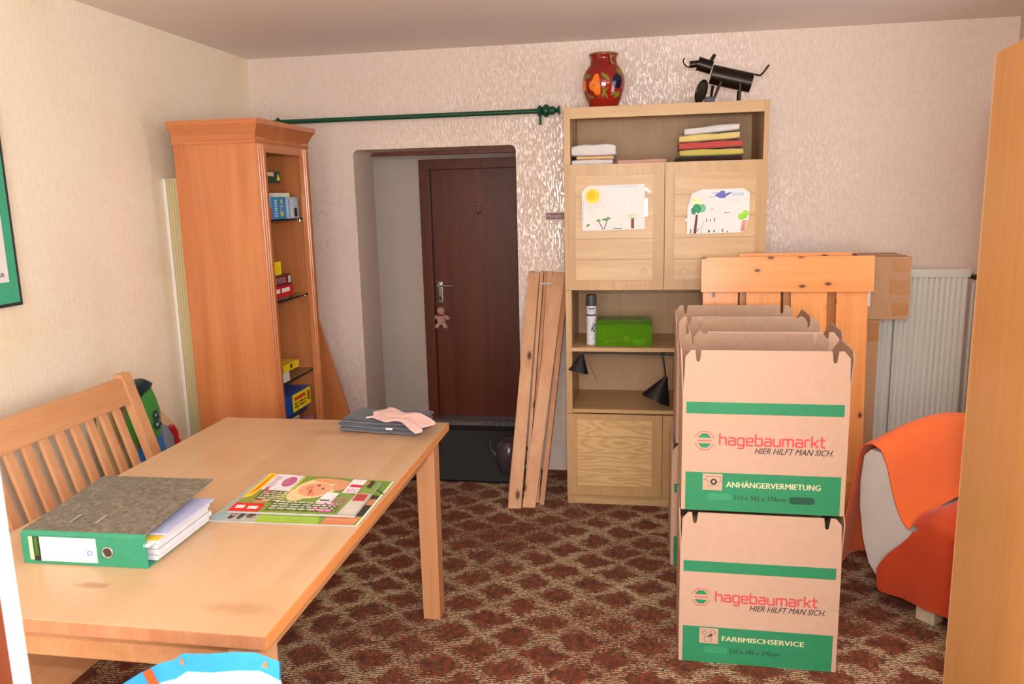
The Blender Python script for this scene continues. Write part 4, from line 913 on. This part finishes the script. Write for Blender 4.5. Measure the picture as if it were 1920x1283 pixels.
# ================================================================== GAMES IN THE CABINET
CX_ = CXF-.028
def game(label, c, y0, y1, z0, z1, depth=.2, front=0, side=None, top=None, marks=None, group=None, word=None, wc=None, x1=None):
    xf = (x1 or CX_)-front; g = thing('board_game', label, 'game box', (xf-depth/2, (y0+y1)/2, z0), 0, group); w2, h2 = (y1-y0)/2, z1-z0
    m0 = plain('game_%d_%d_%d' % c, c, .3, grain=.12)
    B('carton', m0, (-depth/2, depth/2, -w2, w2, 0, h2), g, .001)
    F3 = lambda s, t, d: (depth/2+d, s, t)
    if side:   # near face (towards the camera)
        flat('side_print', plain('game_%d_%d_%d' % side, side, .3, grain=.15), [rect(-depth/2+.004, depth/2-.003, .003, h2-.003)], g, lambda s, t, d: (s, -w2-d, t), .0005)
    if word: flat('lettering', wc, text(word, -w2*.8, w2*.8, h2*.3, h2*.75, 0, .0008), g, F3, .0008)
    for i, (mc, ps) in enumerate([(mc, [q]) for mc, ps in (marks or ()) if len(ps) <= 3 for q in ps]+[(mc, ps) for mc, ps in (marks or ()) if len(ps) > 3]): flat('print', plain('game_%d_%d_%d' % mc, mc, .3), [[(a*w2, b*h2) for a, b in p] for p in ps], g, F3, .0006+.0002*i)
    return g
n0 = CY0+.026
sh1, sh2, sh3 = SH[0], SH[1], SH[2]
# top shelf
game('flat dark blue box lying under the grey one on the top shelf', (40, 70, 120), n0+.002, 3.56, sh1+.105, sh1+.140, .2, .06)
game('blue game box with yellow symbols standing on the top glass shelf', (60, 140, 200), 3.505, 3.645, sh1, sh1+.104, .17, .01, marks=(((235, 205, 60), [ell(.35, .8, .16, .12, 10), rect(.1, .2, .4, .55), rect(.2, .55, .55, .62), ell(.3, .25, .22, .14, 6)]), ((226, 238, 246), junk(-.75, -.35, .1, .9, 7, 3))))
game('white and blue game box with a dark square, right on the top shelf', (176, 196, 216), 3.668, 3.792, sh1, sh1+.104, .17, .01, marks=(((60, 42, 40), [rect(.1, .6, .08, .48)]), ((90, 150, 200), [rect(-.9, -.75, .05, .95)]), ((236, 240, 244), junk(-.6, -.2, .1, .9, 7, 5))))
game('pale red and blue box at the near end of the top shelf', (196, 92, 84), n0+.002, 3.50, sh1, sh1+.055, .17, .012, side=(150, 70, 70))
game('light blue box on the pale red one at the near end of the top shelf', (110, 180, 220), n0+.002, 3.50, sh1+.055, sh1+.104, .17, .012)
game('white box lying on the standing games on the top shelf', (226, 226, 200), 3.575, 3.715, sh1+.105, sh1+.124, .12, .02)
game('grey box under the dark green one on the top shelf', (120, 128, 134), n0+.002, 3.545, sh1+.141, sh1+.172, .2, .05)
game('dark green game box on top of the pile, top shelf', (28, 70, 52), n0+.002, 3.652, sh1+.173, sh1+.226, .22, .03, marks=(((232, 196, 150), [rect(.1, .55, .55, .9)]), ((226, 214, 70), [[(.72, .2), (.95, .2), (.84, .85)]])), word=None)
# second shelf
game('bright red game box at the bottom of the second shelf pile', (196, 36, 40), n0+.005, 3.640, sh2+.012, sh2+.066, .22, .0, marks=(((240, 232, 226), junk(-.2, .8, .35, .75, 1, 8, .9)+[ell(-.5, .5, .1, .2, 10)]),))
game('flat grey box under the bright red one', (120, 90, 90), n0+.002, 3.60, sh2, sh2+.011, .22, .005)
game('dark game box with a pale red print in the second shelf pile', (112, 40, 46), n0+.005, 3.625, sh2+.067, sh2+.118, .22, .0, side=(60, 60, 66), marks=(((190, 150, 150), junk(-.7, .6, .25, .8, 3, 4)), ((200, 200, 196), [rect(.75, .95, .2, .85)])))
game('plain yellow box on the second shelf pile', (244, 216, 24), n0+.003, 3.566, sh2+.119, sh2+.182, .16, .02)
game('small dark red box behind on the second shelf', (150, 52, 48), n0+.004, 3.52, sh2+.183, sh2+.196, .12, .05)
game('narrow blue box standing on top of the second shelf pile', (70, 100, 140), n0+.004, 3.362, sh2+.197, sh2+.245, .12, .05)
# third shelf
game('white box with a black mark on the third shelf', (222, 218, 214), n0+.002, 3.528, sh3, sh3+.045, .2, .0, marks=(((40, 36, 40), [[(-.1, .3), (.3, .5), (-.05, .8), (.1, .5)]]),))
game('blue and yellow game box on the third shelf', (236, 208, 30), n0+.004, 3.640, sh3+.046, sh3+.082, .2, .0, side=(36, 66, 110), marks=(((60, 50, 24), [rect(.35, .5, .25, .75), rect(.3, .58, .7, .8)]), ((34, 70, 120), [rect(-.98, -.15, .04, .96)])))
game('narrow blue box at the near end behind the third shelf pile', (60, 90, 130), n0+.004, 3.362, sh3+.083, sh3+.15, .12, .06)
# bottom pile
zb = .2
for k, (c, h, lab) in enumerate((((150, 60, 60), .06, 'red box at the foot of the pile in the cabinet'), ((60, 100, 80), .06, 'green box low in the pile in the cabinet'), ((200, 190, 180), .06, 'cream box low in the pile in the cabinet'))):
    game(lab, c, n0+.004, 3.76, zb, zb+h, .24, .0); zb += h
game('pink game box with a dark round picture near the cabinet bottom', (190, 120, 150), n0+.06, 3.770, zb, zb+.09, .24, .0, marks=(((60, 50, 60), [ell(.3, .5, .2, .3, 10)]), ((210, 200, 205), [ell(.38, .55, .12, .2, 10), rect(.55, .95, .05, .4)]))); zb += .09
game('pale box between the pink and the blue game', (222, 222, 214), n0+.003, 3.60, zb, zb+.052, .22, .0, marks=(((150, 130, 110), [rect(-.2, .9, .1, .9)]),)); zb += .053
game('large blue game box with a yellow end label under the lowest glass shelf', (26, 82, 170), n0+.003, 3.752, zb+.02, zb+.115, .22, .0, side=(40, 90, 60), marks=(((244, 222, 30), [rect(-.02, .98, .05, .97)]), ((220, 60, 40), [rect(.08, .7, .62, .8)]), ((120, 90, 20), junk(.08, .7, .2, .55, 2, 6)+[rect(.8, .92, .3, .8)]), ((226, 210, 205), [rect(-.95, -.55, .45, .95)])))
game('thin dark box under the large blue game', (50, 60, 80), n0+.003, 3.70, zb, zb+.019, .22, .0)

# ================================================================== ON THE TABLE
zt = .7505
bd = thing('ring_binder', 'grey marbled lever arch binder with green spine lying on the dining table', 'binder', (-1.28, 1.52, zt), .02)
t = NT('marbled_board'); v = t.coord(); f = t.noise(v, 70, 6, .75); t.col(t.ramp(f, (.35, rgb(84, 78, 68)), (.55, rgb(120, 112, 98)), (.7, rgb(150, 140, 122)))); t.set(Roughness=.6); M_marb = t.m
M_bg = plain('binder_green', (46, 138, 104), .45)
BL = .318
bm = MB(); prism(bm, [(0, 0), (0, .074), (.006, .080), (.010, .080), (.004, .073), (.004, .004), (.28, .004), (.28, 0)], lambda s, t, d: (d, s, t), -BL/2, BL/2); M('spine_and_lower_cover', bm, M_bg, bd, .0008)
bm = MB(); prism(bm, [(.006, .0785), (.036, .0815), (.038, .0795), (.007, .0765)], lambda s, t, d: (d, s, t+.0008), -BL/2, BL/2); M('green_fold', bm, M_bg, bd)
bm = MB(); prism(bm, [(.008, .0780), (.31, .100), (.31, .103), (.008, .0805)], lambda s, t, d: (d, s, t), -BL/2, BL/2); M('upper_cover', bm, M_marb, bd)
bm = MB(); prism(bm, rect(.004, .285, -.0002, .0006), lambda s, t, d: (d, s, t), -BL/2-.0, BL/2+.0)
bm.free()
BS = lambda s, t, d: (s, -d, t)
flat('spine_label', M_white, [[(-.112, .008), (.034, .008), (.034, .068), (-.112, .068)]], bd, BS, .0006)
flat('spine_label', plain('label_black', (34, 36, 30), .5), [rect(-.128, -.111, .008, .068)], bd, BS, .0008); flat('spine_label', plain('label_lime', (60, 110, 40), .5), [rect(-.125, -.116, .02, .066)], bd, BS, .001)
flat('spine_label', M_pcream, [rect(-.139, -.129, .010, .068)], bd, BS, .0008)
flat('label_lines', plain('line_grey', (180, 180, 186), .6), [rect(x, x+.0008, .010, .066) for x in (-.078, -.054, -.032, -.008)]+junk(-.10, .0, .012, .064, 4, 2, .08), bd, BS, .0010)
bm = MB()
tube(bm, [(.016+.0055*math.cos(a), -.0012, .032+.0055*math.sin(a)) for a in [k*PI/6 for k in range(13)]], .0012, 6); M('label_mark', bm, plain('mark_blue', (70, 120, 190), .5), bd)
bm = MB(); tube(bm, [(.062+.0125*math.cos(a), -.001, .036+.0125*math.sin(a)) for a in [k*PI/10 for k in range(21)]], .0022, 8); M('finger_ring', bm, M_chrome, bd)
flat('finger_hole', plain('hole_dark', (60, 50, 44), .6), [ell(.062, .036, .011)], bd, BS, .0012)
for x in (-.062, .005):
    bm = MB(); prism(bm, rect(x-.004, x+.004, .045, .085), lambda s, t, d: (s, t, .0805+(t-.008)*.0745+d), .0006, .003); M('slot_rivet', bm, M_chrome, bd, .0008)
M_pap = plain('paper_stack', (206, 206, 210), .6)
for k, (dz, dx, dy) in enumerate(((.006, .0, .0), (.02, .006, .004), (.034, .002, -.003), (.047, .006, .0))):
    B('paper_stack', M_pap, (-.14, .165+dx, .03, .262+dy, dz, dz+.0125), bd, .001)
o = B('yellow_folder', plain('folder_yellow', (236, 200, 60), .5), (-.10, .175, .02, .262, .0600, .0612), bd)
o = B('loose_sheets', plain('sheet_blueish', (186, 190, 224), .5), (-.10, .183, .045, .265, .0625, .0665), bd, .001)
B('index_tab', M_white, (.152, .166, .0, .03, .052, .060), bd, .001)

# magazines
M_page = plain('page_edge', (170, 166, 160), .6)
def mag(name, label, quad, z, th, mats):
    cxm = sum(p[0] for p in quad)/4; cym = sum(p[1] for p in quad)/4
    g = thing(name, label, 'magazine', (cxm, cym, z))
    bm = MB(); prism(bm, [(a-cxm, b-cym) for a, b in quad], FXY, 0, th); M('pages', bm, mats, g, .0006)
    def fn(s, t, d):
        a, b, c, e = quad; p = ((1-s)*(1-t)*a[0]+s*(1-t)*b[0]+s*t*c[0]+(1-s)*t*e[0], (1-s)*(1-t)*a[1]+s*(1-t)*b[1]+s*t*c[1]+(1-s)*t*e[1])
        return (p[0]-cxm, p[1]-cym, th+d)
    return g, fn
def pr(g, fn, name, c, polys, off):
    polys = [q for q in polys]; return flat(name, plain('ink_%d_%d_%d' % c, c, .3, grain=.08), polys, g, fn, off)
g, fn = mag('magazine', 'large garden magazine lying under the women\'s magazine at the table edge', ((-1.130, 1.790), (-.718, 1.802), (-.722, 2.118), (-1.140, 2.150)), zt, .004, M_page)
pr(g, fn, 'cover', (176, 186, 176), [rect(0, .36, 0, 1)], .0003); pr(g, fn, 'cover_lawn', (110, 150, 50), [rect(.36, 1, 0, 1)], .0004)
pr(g, fn, 'lawn', (150, 190, 60), [[(.32, .0), (.74, .0), (.70, .16), (.30, .16)]], .0006); pr(g, fn, 'people', (60, 56, 50), [ell(.19, .10, .02, .06), ell(.25, .12, .03, .05), ell(.13, .09, .02, .05)], .0006)
pr(g, fn, 'people_skin', (190, 130, 110), [ell(.14, .12, .02, .03), ell(.22, .14, .015, .03), ell(.28, .09, .015, .03)], .0008)
pr(g, fn, 'terracotta', (206, 128, 84), [[(.75, .0), (.97, .0), (.98, .16), (.76, .18)]], .0006); pr(g, fn, 'terracotta', (206, 128, 84), [rect(.86, .98, .42, .56)], .0006); pr(g, fn, 'dark_pot', (48, 40, 32), [[(.88, .18), (.99, .18), (1, .42), (.9, .42)], ell(.93, .6, .07, .05)], .0006)
pr(g, fn, 'stem', (30, 40, 20), stroke([(.87, .74), (.94, .76), (1, .68)], .014), .0007); pr(g, fn, 'edge_white', (226, 236, 190), [rect(.985, 1, 0, 1)], .0007)
pr(g, fn, 'script', (90, 70, 90), stroke([(.10, .62), (.14, .78), (.18, .80), (.20, .72)], .008)+stroke([(.06, .5), (.12, .52)], .008), .0008); pr(g, fn, 'water', (150, 190, 200), [rect(.0, .10, .02, .14)], .0006)
g, fn = mag('magazine', 'women\'s magazine with a smiling blonde woman on the cover, top of the two', ((-1.098, 1.838), (-.742, 1.845), (-.752, 2.092), (-1.118, 2.128)), zt+.0062, .006, M_page)
k = .0004
pr(g, fn, 'cover', (126, 156, 70), [rect(0, 1, 0, 1)], k); pr(g, fn, 'yellow_strip', (244, 208, 50), [[(.0, 1), (.075, 1), (.075, .6), (.06, .38), (.0, .30)]], 2*k); pr(g, fn, 'strip_text', (220, 90, 40), [[(.04, .97), (.05, .97), (.05, .55), (.03, .42), (.025, .42)]], 3*k)
pr(g, fn, 'white_panel', (232, 232, 236), [rect(.075, .32, .55, 1)], 2*k); pr(g, fn, 'magenta_badge', (190, 84, 140), [ell(.245, .80, .055, .14)], 3*k); pr(g, fn, 'badge_text', (236, 190, 214), junk(.21, .28, .72, .88, 4, 1, .3), 4*k)
pr(g, fn, 'panel_text', (160, 90, 160), [rect(.10+i*.018, .105+i*.018, .62, .93) for i in range(3)], 3*k); pr(g, fn, 'panel_frame', (226, 222, 70), stroke([(.335, .98), (.335, .6), (.30, .40), (.26, .34)], .014), 3*k)
pr(g, fn, 'photo_strip', (90, 110, 60), [rect(.10, .30, .25, .55)], 2*k); pr(g, fn, 'photo_bits', (220, 222, 200), junk(.12, .34, .27, .53, 5, 5, .4), 3*k); pr(g, fn, 'flowers', (206, 100, 130), [ell(.12, .58, .02, .05), ell(.16, .5, .015, .04)], 4*k)
pr(g, fn, 'red_banner', (222, 36, 36), [rect(0, .24, 0, .2)], 2*k); pr(g, fn, 'banner_bits', (250, 236, 236), [rect(.03, .10, .07, .14), rect(.13, .21, .06, .13)], 3*k); pr(g, fn, 'arm', (206, 150, 110), [ell(.17, .27, .07, .05)], 3*k)
pr(g, fn, 'hair', (238, 214, 160), [ell(.52, .68, .17, .30, 24, -.1), ell(.42, .50, .09, .20)], 2*k); pr(g, fn, 'hand', (226, 160, 116), [ell(.60, .90, .17, .07, 16, -.15), ell(.70, .76, .06, .12)], 3*k)
pr(g, fn, 'face', (232, 170, 132), [ell(.52, .63, .13, .19, 24, -.1)], 4*k); pr(g, fn, 'cheek', (222, 140, 112), [ell(.47, .66, .03, .06), ell(.52, .50, .03, .05)], 5*k)
pr(g, fn, 'features', (150, 80, 70), [ell(.525, .74, .012, .03), ell(.58, .66, .012, .03), ell(.50, .56, .008, .05)], 6*k)
pr(g, fn, 'address_label', (238, 238, 240), [[(.62, .28), (.74, .28), (.745, .56), (.64, .58)]], 6*k); pr(g, fn, 'label_code', (90, 90, 96), [rect(.64, .72, .32, .36)], 7*k)
pr(g, fn, 'corner_panel', (242, 238, 240), [rect(.76, .88, .58, 1)], 5*k); pr(g, fn, 'corner_red', (214, 40, 60), [rect(.78, .88, .76, .84)], 6*k); pr(g, fn, 'corner_text', (200, 90, 140), junk(.78, .87, .6, .72, 3, 12, .4), 6*k)
pr(g, fn, 'orange_spot', (230, 120, 40), [ell(.905, .9, .015, .06)], 6*k); pr(g, fn, 'dark_spot', (40, 44, 52), [rect(.92, .955, .78, .98)], 6*k)
pr(g, fn, 'lower_text', (70, 84, 50), junk(.28, .84, .04, .26, 5, 9, .5), 3*k); pr(g, fn, 'pink_text', (220, 90, 160), [ell(.66, .12, .02, .06), rect(.70, .80, .05, .12)]+junk(.66, .84, .2, .45, 4, 10, .4), 4*k); pr(g, fn, 'white_text', (236, 236, 236), junk(.30, .80, .07, .3, 4, 11, .35), 4*k)
pr(g, fn, 'back_panel', (206, 200, 186), [[(.86, 0), (1, 0), (1, .6), (.88, .6)]], 3*k); pr(g, fn, 'red_square', (186, 60, 60), [rect(.89, .985, .38, .58)], 4*k)

# folded jeans and pink cloth
jm = cloth('grey_denim', (96, 98, 106), (66, 68, 76), 900, .3)
jn = thing('folded_jeans', 'folded dark grey jeans near the far right corner of the dining table', 'jeans', (-.925, 2.672, zt), -.12)
def layer(name, w, d, h, z, seed, mat, par, ox=0, oy=0):
    bm = MB(); rings = []
    for i in range(19):
        x = -w/2+w*i/18; e = 1-.35*(abs(i/18-.5)*2)**14; ring = []
        for k in range(24):
            a = 2*PI*k/24; ca, sa = math.cos(a), math.sin(a); yy = math.copysign(abs(ca)**.25, ca)*d/2; zz = math.copysign(abs(sa)**.6, sa)*h/2*e
            n_ = mnoise.noise(Vector((x*22+seed, yy*20, seed*3.1+zz*20)))
            ring.append(bm.verts.new((x+ox+n_*.004, yy+oy+n_*.006, z+max(0, zz+h/2+(n_*.005 if zz > 0 else 0)))))
        rings.append(ring)
    for a, b in zip(rings, rings[1:]):
        for k in range(24): bm.faces.new((a[k], a[(k+1) % 24], b[(k+1) % 24], b[k]))
    bm.faces.new(rings[0][::-1]); bm.faces.new(rings[-1]); return M(name, bm, mat, par, ang=60)
layer('folded_leg', .300, .165, .021, 0, 1, jm, jn); layer('folded_leg', .305, .160, .021, .0175, 4, jm, jn, -.004, .002); layer('folded_leg', .290, .155, .018, .0355, 8, jm, jn, .004, .004)
bm = MB(); 
for z in (.008, .024, .040): tube(bm, [(-.15+i*.03, -.0835+.002*math.sin(i*2.1), z+.001*math.sin(i)) for i in range(11)], .0022, 6)
M('hem_seam', bm, cloth('pale_denim', (120, 122, 130)), jn)
B('care_tag', M_white, (.035, .060, -.088, -.084, .020, .0265), jn)
pk = cloth('pink_jersey', (234, 196, 188), (222, 178, 170), 700, .25)
Q = ((-.975, 2.590), (-.775, 2.515), (-.735, 2.610), (-.940, 2.715))
def fp(a, b):
    x = (1-a)*(1-b)*Q[0][0]+a*(1-b)*Q[1][0]+a*b*Q[2][0]+(1-a)*b*Q[3][0]; y = (1-a)*(1-b)*Q[0][1]+a*(1-b)*Q[1][1]+a*b*Q[2][1]+(1-a)*b*Q[3][1]
    n = mnoise.noise(Vector((x*22, y*26, 4)))*.006+abs(math.sin(a*7+b*4))*.004; z = zt+.062+n
    x += .012*math.sin(b*9); y += .010*math.sin(a*11)
    if a > .72: z -= (a-.72)*.09*(1-b*.4); x += (a-.72)*.04; y -= (a-.72)*.05
    return (x, y, z)
bm = MB(); grid(bm, fp, 26, 20, .005); tag(M('pink_cloth', bm, pk, None, ang=80), 'crumpled pale pink cloth lying on the folded jeans', 'cloth')

# ================================================================== NEAR BAG, HALL THINGS
bg_ = thing('shopping_bag', 'crumpled blue and white plastic bag in front of the dining table', 'bag', (-.70, .98, 0))
# near rim first (left to right), then the far rim
rim = [(-0.930, 1.060, 0.700), (-0.870, 1.070, 0.760), (-0.885, 1.080, 0.761), (-0.876, 1.090, 0.767), (-0.849, 1.100, 0.783), (-0.815, 1.110, 0.799), (-0.796, 1.120, 0.800), (-0.784, 1.130, 0.807), (-0.736, 1.130, 0.810), (-0.692, 1.140, 0.811), (-0.658, 1.150, 0.806), (-0.639, 1.150, 0.800), (-0.622, 1.160, 0.786), (-0.640, 1.200, 0.760), (-0.700, 1.250, 0.700), (-0.780, 1.262, 0.700), (-0.860, 1.262, 0.680), (-0.920, 1.250, 0.660), (-0.950, 1.180, 0.660)]
def bag(z0, z1, name, mat):
    """one strip of the bag wall, z0 and z1 are depths below the rim"""
    bm = MB(); rings = []; N = len(rim); cxb, cyb = -.74, 1.16; steps = 10
    for q in range(steps+1):
        f = q/steps; ring = []
        for i, (x, y, z) in enumerate(rim):
            dz = z0+(z1-z0)*f if z1 < 9 else z0+(z-z0)*f; k = sm(0, .3, dz); zz = z-dz
            w_ = .012*math.sin(i*1.9+dz*14)*sm(0, .1, dz)+mnoise.noise(Vector((x*12, y*12, zz*8)))*.02*sm(0, .08, dz)
            ring.append(bm.verts.new((x+(x-cxb)*(-.06*k)+w_*.4+.70, y-.98+(y-cyb)*.35*k+w_*.5, zz)))
        rings.append(ring)
    for a, b in zip(rings, rings[1:]):
        for k in range(N): bm.faces.new((a[k], a[(k+1) % N], b[(k+1) % N], b[k]))
    if z1 >= 9: bm.faces.new(rings[-1])
    return M(name, bm, mat, bg_, ang=80)
bag(0, .036, 'blue_band', plain('bag_blue', (50, 150, 206), .4)); bag(.036, 9, 'white_body', plain('bag_white', (176, 188, 206), .4))
def rimpt(i, dz): x, y, z = rim[i]; return (x+.70, y-.98-.003, z-dz)
bm = MB(); a, b = Vector(rimpt(4, 0)), Vector(rimpt(5, 0)); v = [bm.verts.new(p) for p in (a.lerp(b, .2), a.lerp(b, .6), a.lerp(b, .9)-Vector((0, 0, .036)), a.lerp(b, .5)-Vector((0, 0, .036)))]; bm.faces.new(v); bmesh.ops.solidify(bm, geom=bm.faces[:], thickness=.001); M('orange_stripe', bm, plain('bag_orange', (232, 120, 60), .4), bg_)
for i, ww in ((7, .012), (11, .010)):
    bm = MB(); a = Vector(rimpt(i, .004)); v = [bm.verts.new(a+Vector(q)) for q in ((-ww, 0, -.014), (0, -.001, 0), (ww*.3, -.001, -.016))]; bm.faces.new(v); bmesh.ops.solidify(bm, geom=bm.faces[:], thickness=.001); M('orange_mark', bm, plain('bag_orange2', (238, 170, 100), .4), bg_)

mt = thing('door_mat', 'black mat lying in the doorway on the edge of the carpet', 'mat', (-1.15, 4.11, 0))
B('mat', M_mat, (-.40, .46, 0, .95, .001, .012), mt, .004)
wc = thing('watering_can', 'small glossy dark grey watering can with a curved spout on the doorway mat', 'watering can', (-.755, 4.27, .0125))
bm = MB(); lathe(bm, [(0, 0), (.052, 0), (.058, .01), (.075, .06), (.08, .11), (.07, .16), (.05, .185), (.046, .19), (.043, .185), (0, .17)], 28); M('body', bm, plain('dark_gloss', (70, 62, 64), .18), wc)
bm = MB(); tube(bm, [(-.045, -.01, .045), (-.075, -.015, .10), (-.098, -.02, .135), (-.108, -.02, .165), (-.104, -.02, .198)], [.022, .016, .011, .009, .010], 12); M('spout', bm, plain('dark_gloss', (70, 62, 64), .18), wc)
bm = MB(); tube(bm, [(.045, 0, .17), (.09, 0, .17), (.115, 0, .12), (.10, 0, .06), (.07, 0, .045)], .008, 10); M('handle', bm, plain('dark_gloss', (70, 62, 64), .18), wc)
# little bear hanging from the door handle key
br = thing('plush_pendant', 'small pale plush figure with a red bow hanging below the door handle', 'toy', (-1.398, 5.305, .75))
pm = cloth('pale_plush', (214, 164, 144)); bm = MB(); lathe(bm, [(0, -.045), (.022, -.04), (.034, -.015), (.034, .01), (.02, .032), (0, .036)], 16); M('body', bm, pm, br)
bm = MB(); lathe(bm, [(0, .0), (.018, .003), (.029, .022), (.026, .04), (.012, .053), (0, .055)], 16, (0, 0, .028)); M('head', bm, pm, br)
for sx_ in (-1, 1):
    bm = MB(); tube(bm, [(sx_*.028, -.004, .018), (sx_*.045, -.008, .008), (sx_*.056, -.01, -.004)], [.012, .014, .011], 10); M('arm', bm, pm, br)
    bm = MB(); tube(bm, [(sx_*.016, -.006, -.035), (sx_*.030, -.014, -.052), (sx_*.036, -.02, -.064)], [.014, .015, .013], 10); M('foot', bm, pm, br)
bm = MB(); box(bm, -.022, .022, -.036, -.028, .022, .034); M('bow', bm, cloth('red_ribbon', (190, 20, 24)), br, .004)
bm = MB(); cyl(bm, (0, .0, .08), (-.004, .012, .145), .0015, n=6); M('cord', bm, M_black, br)
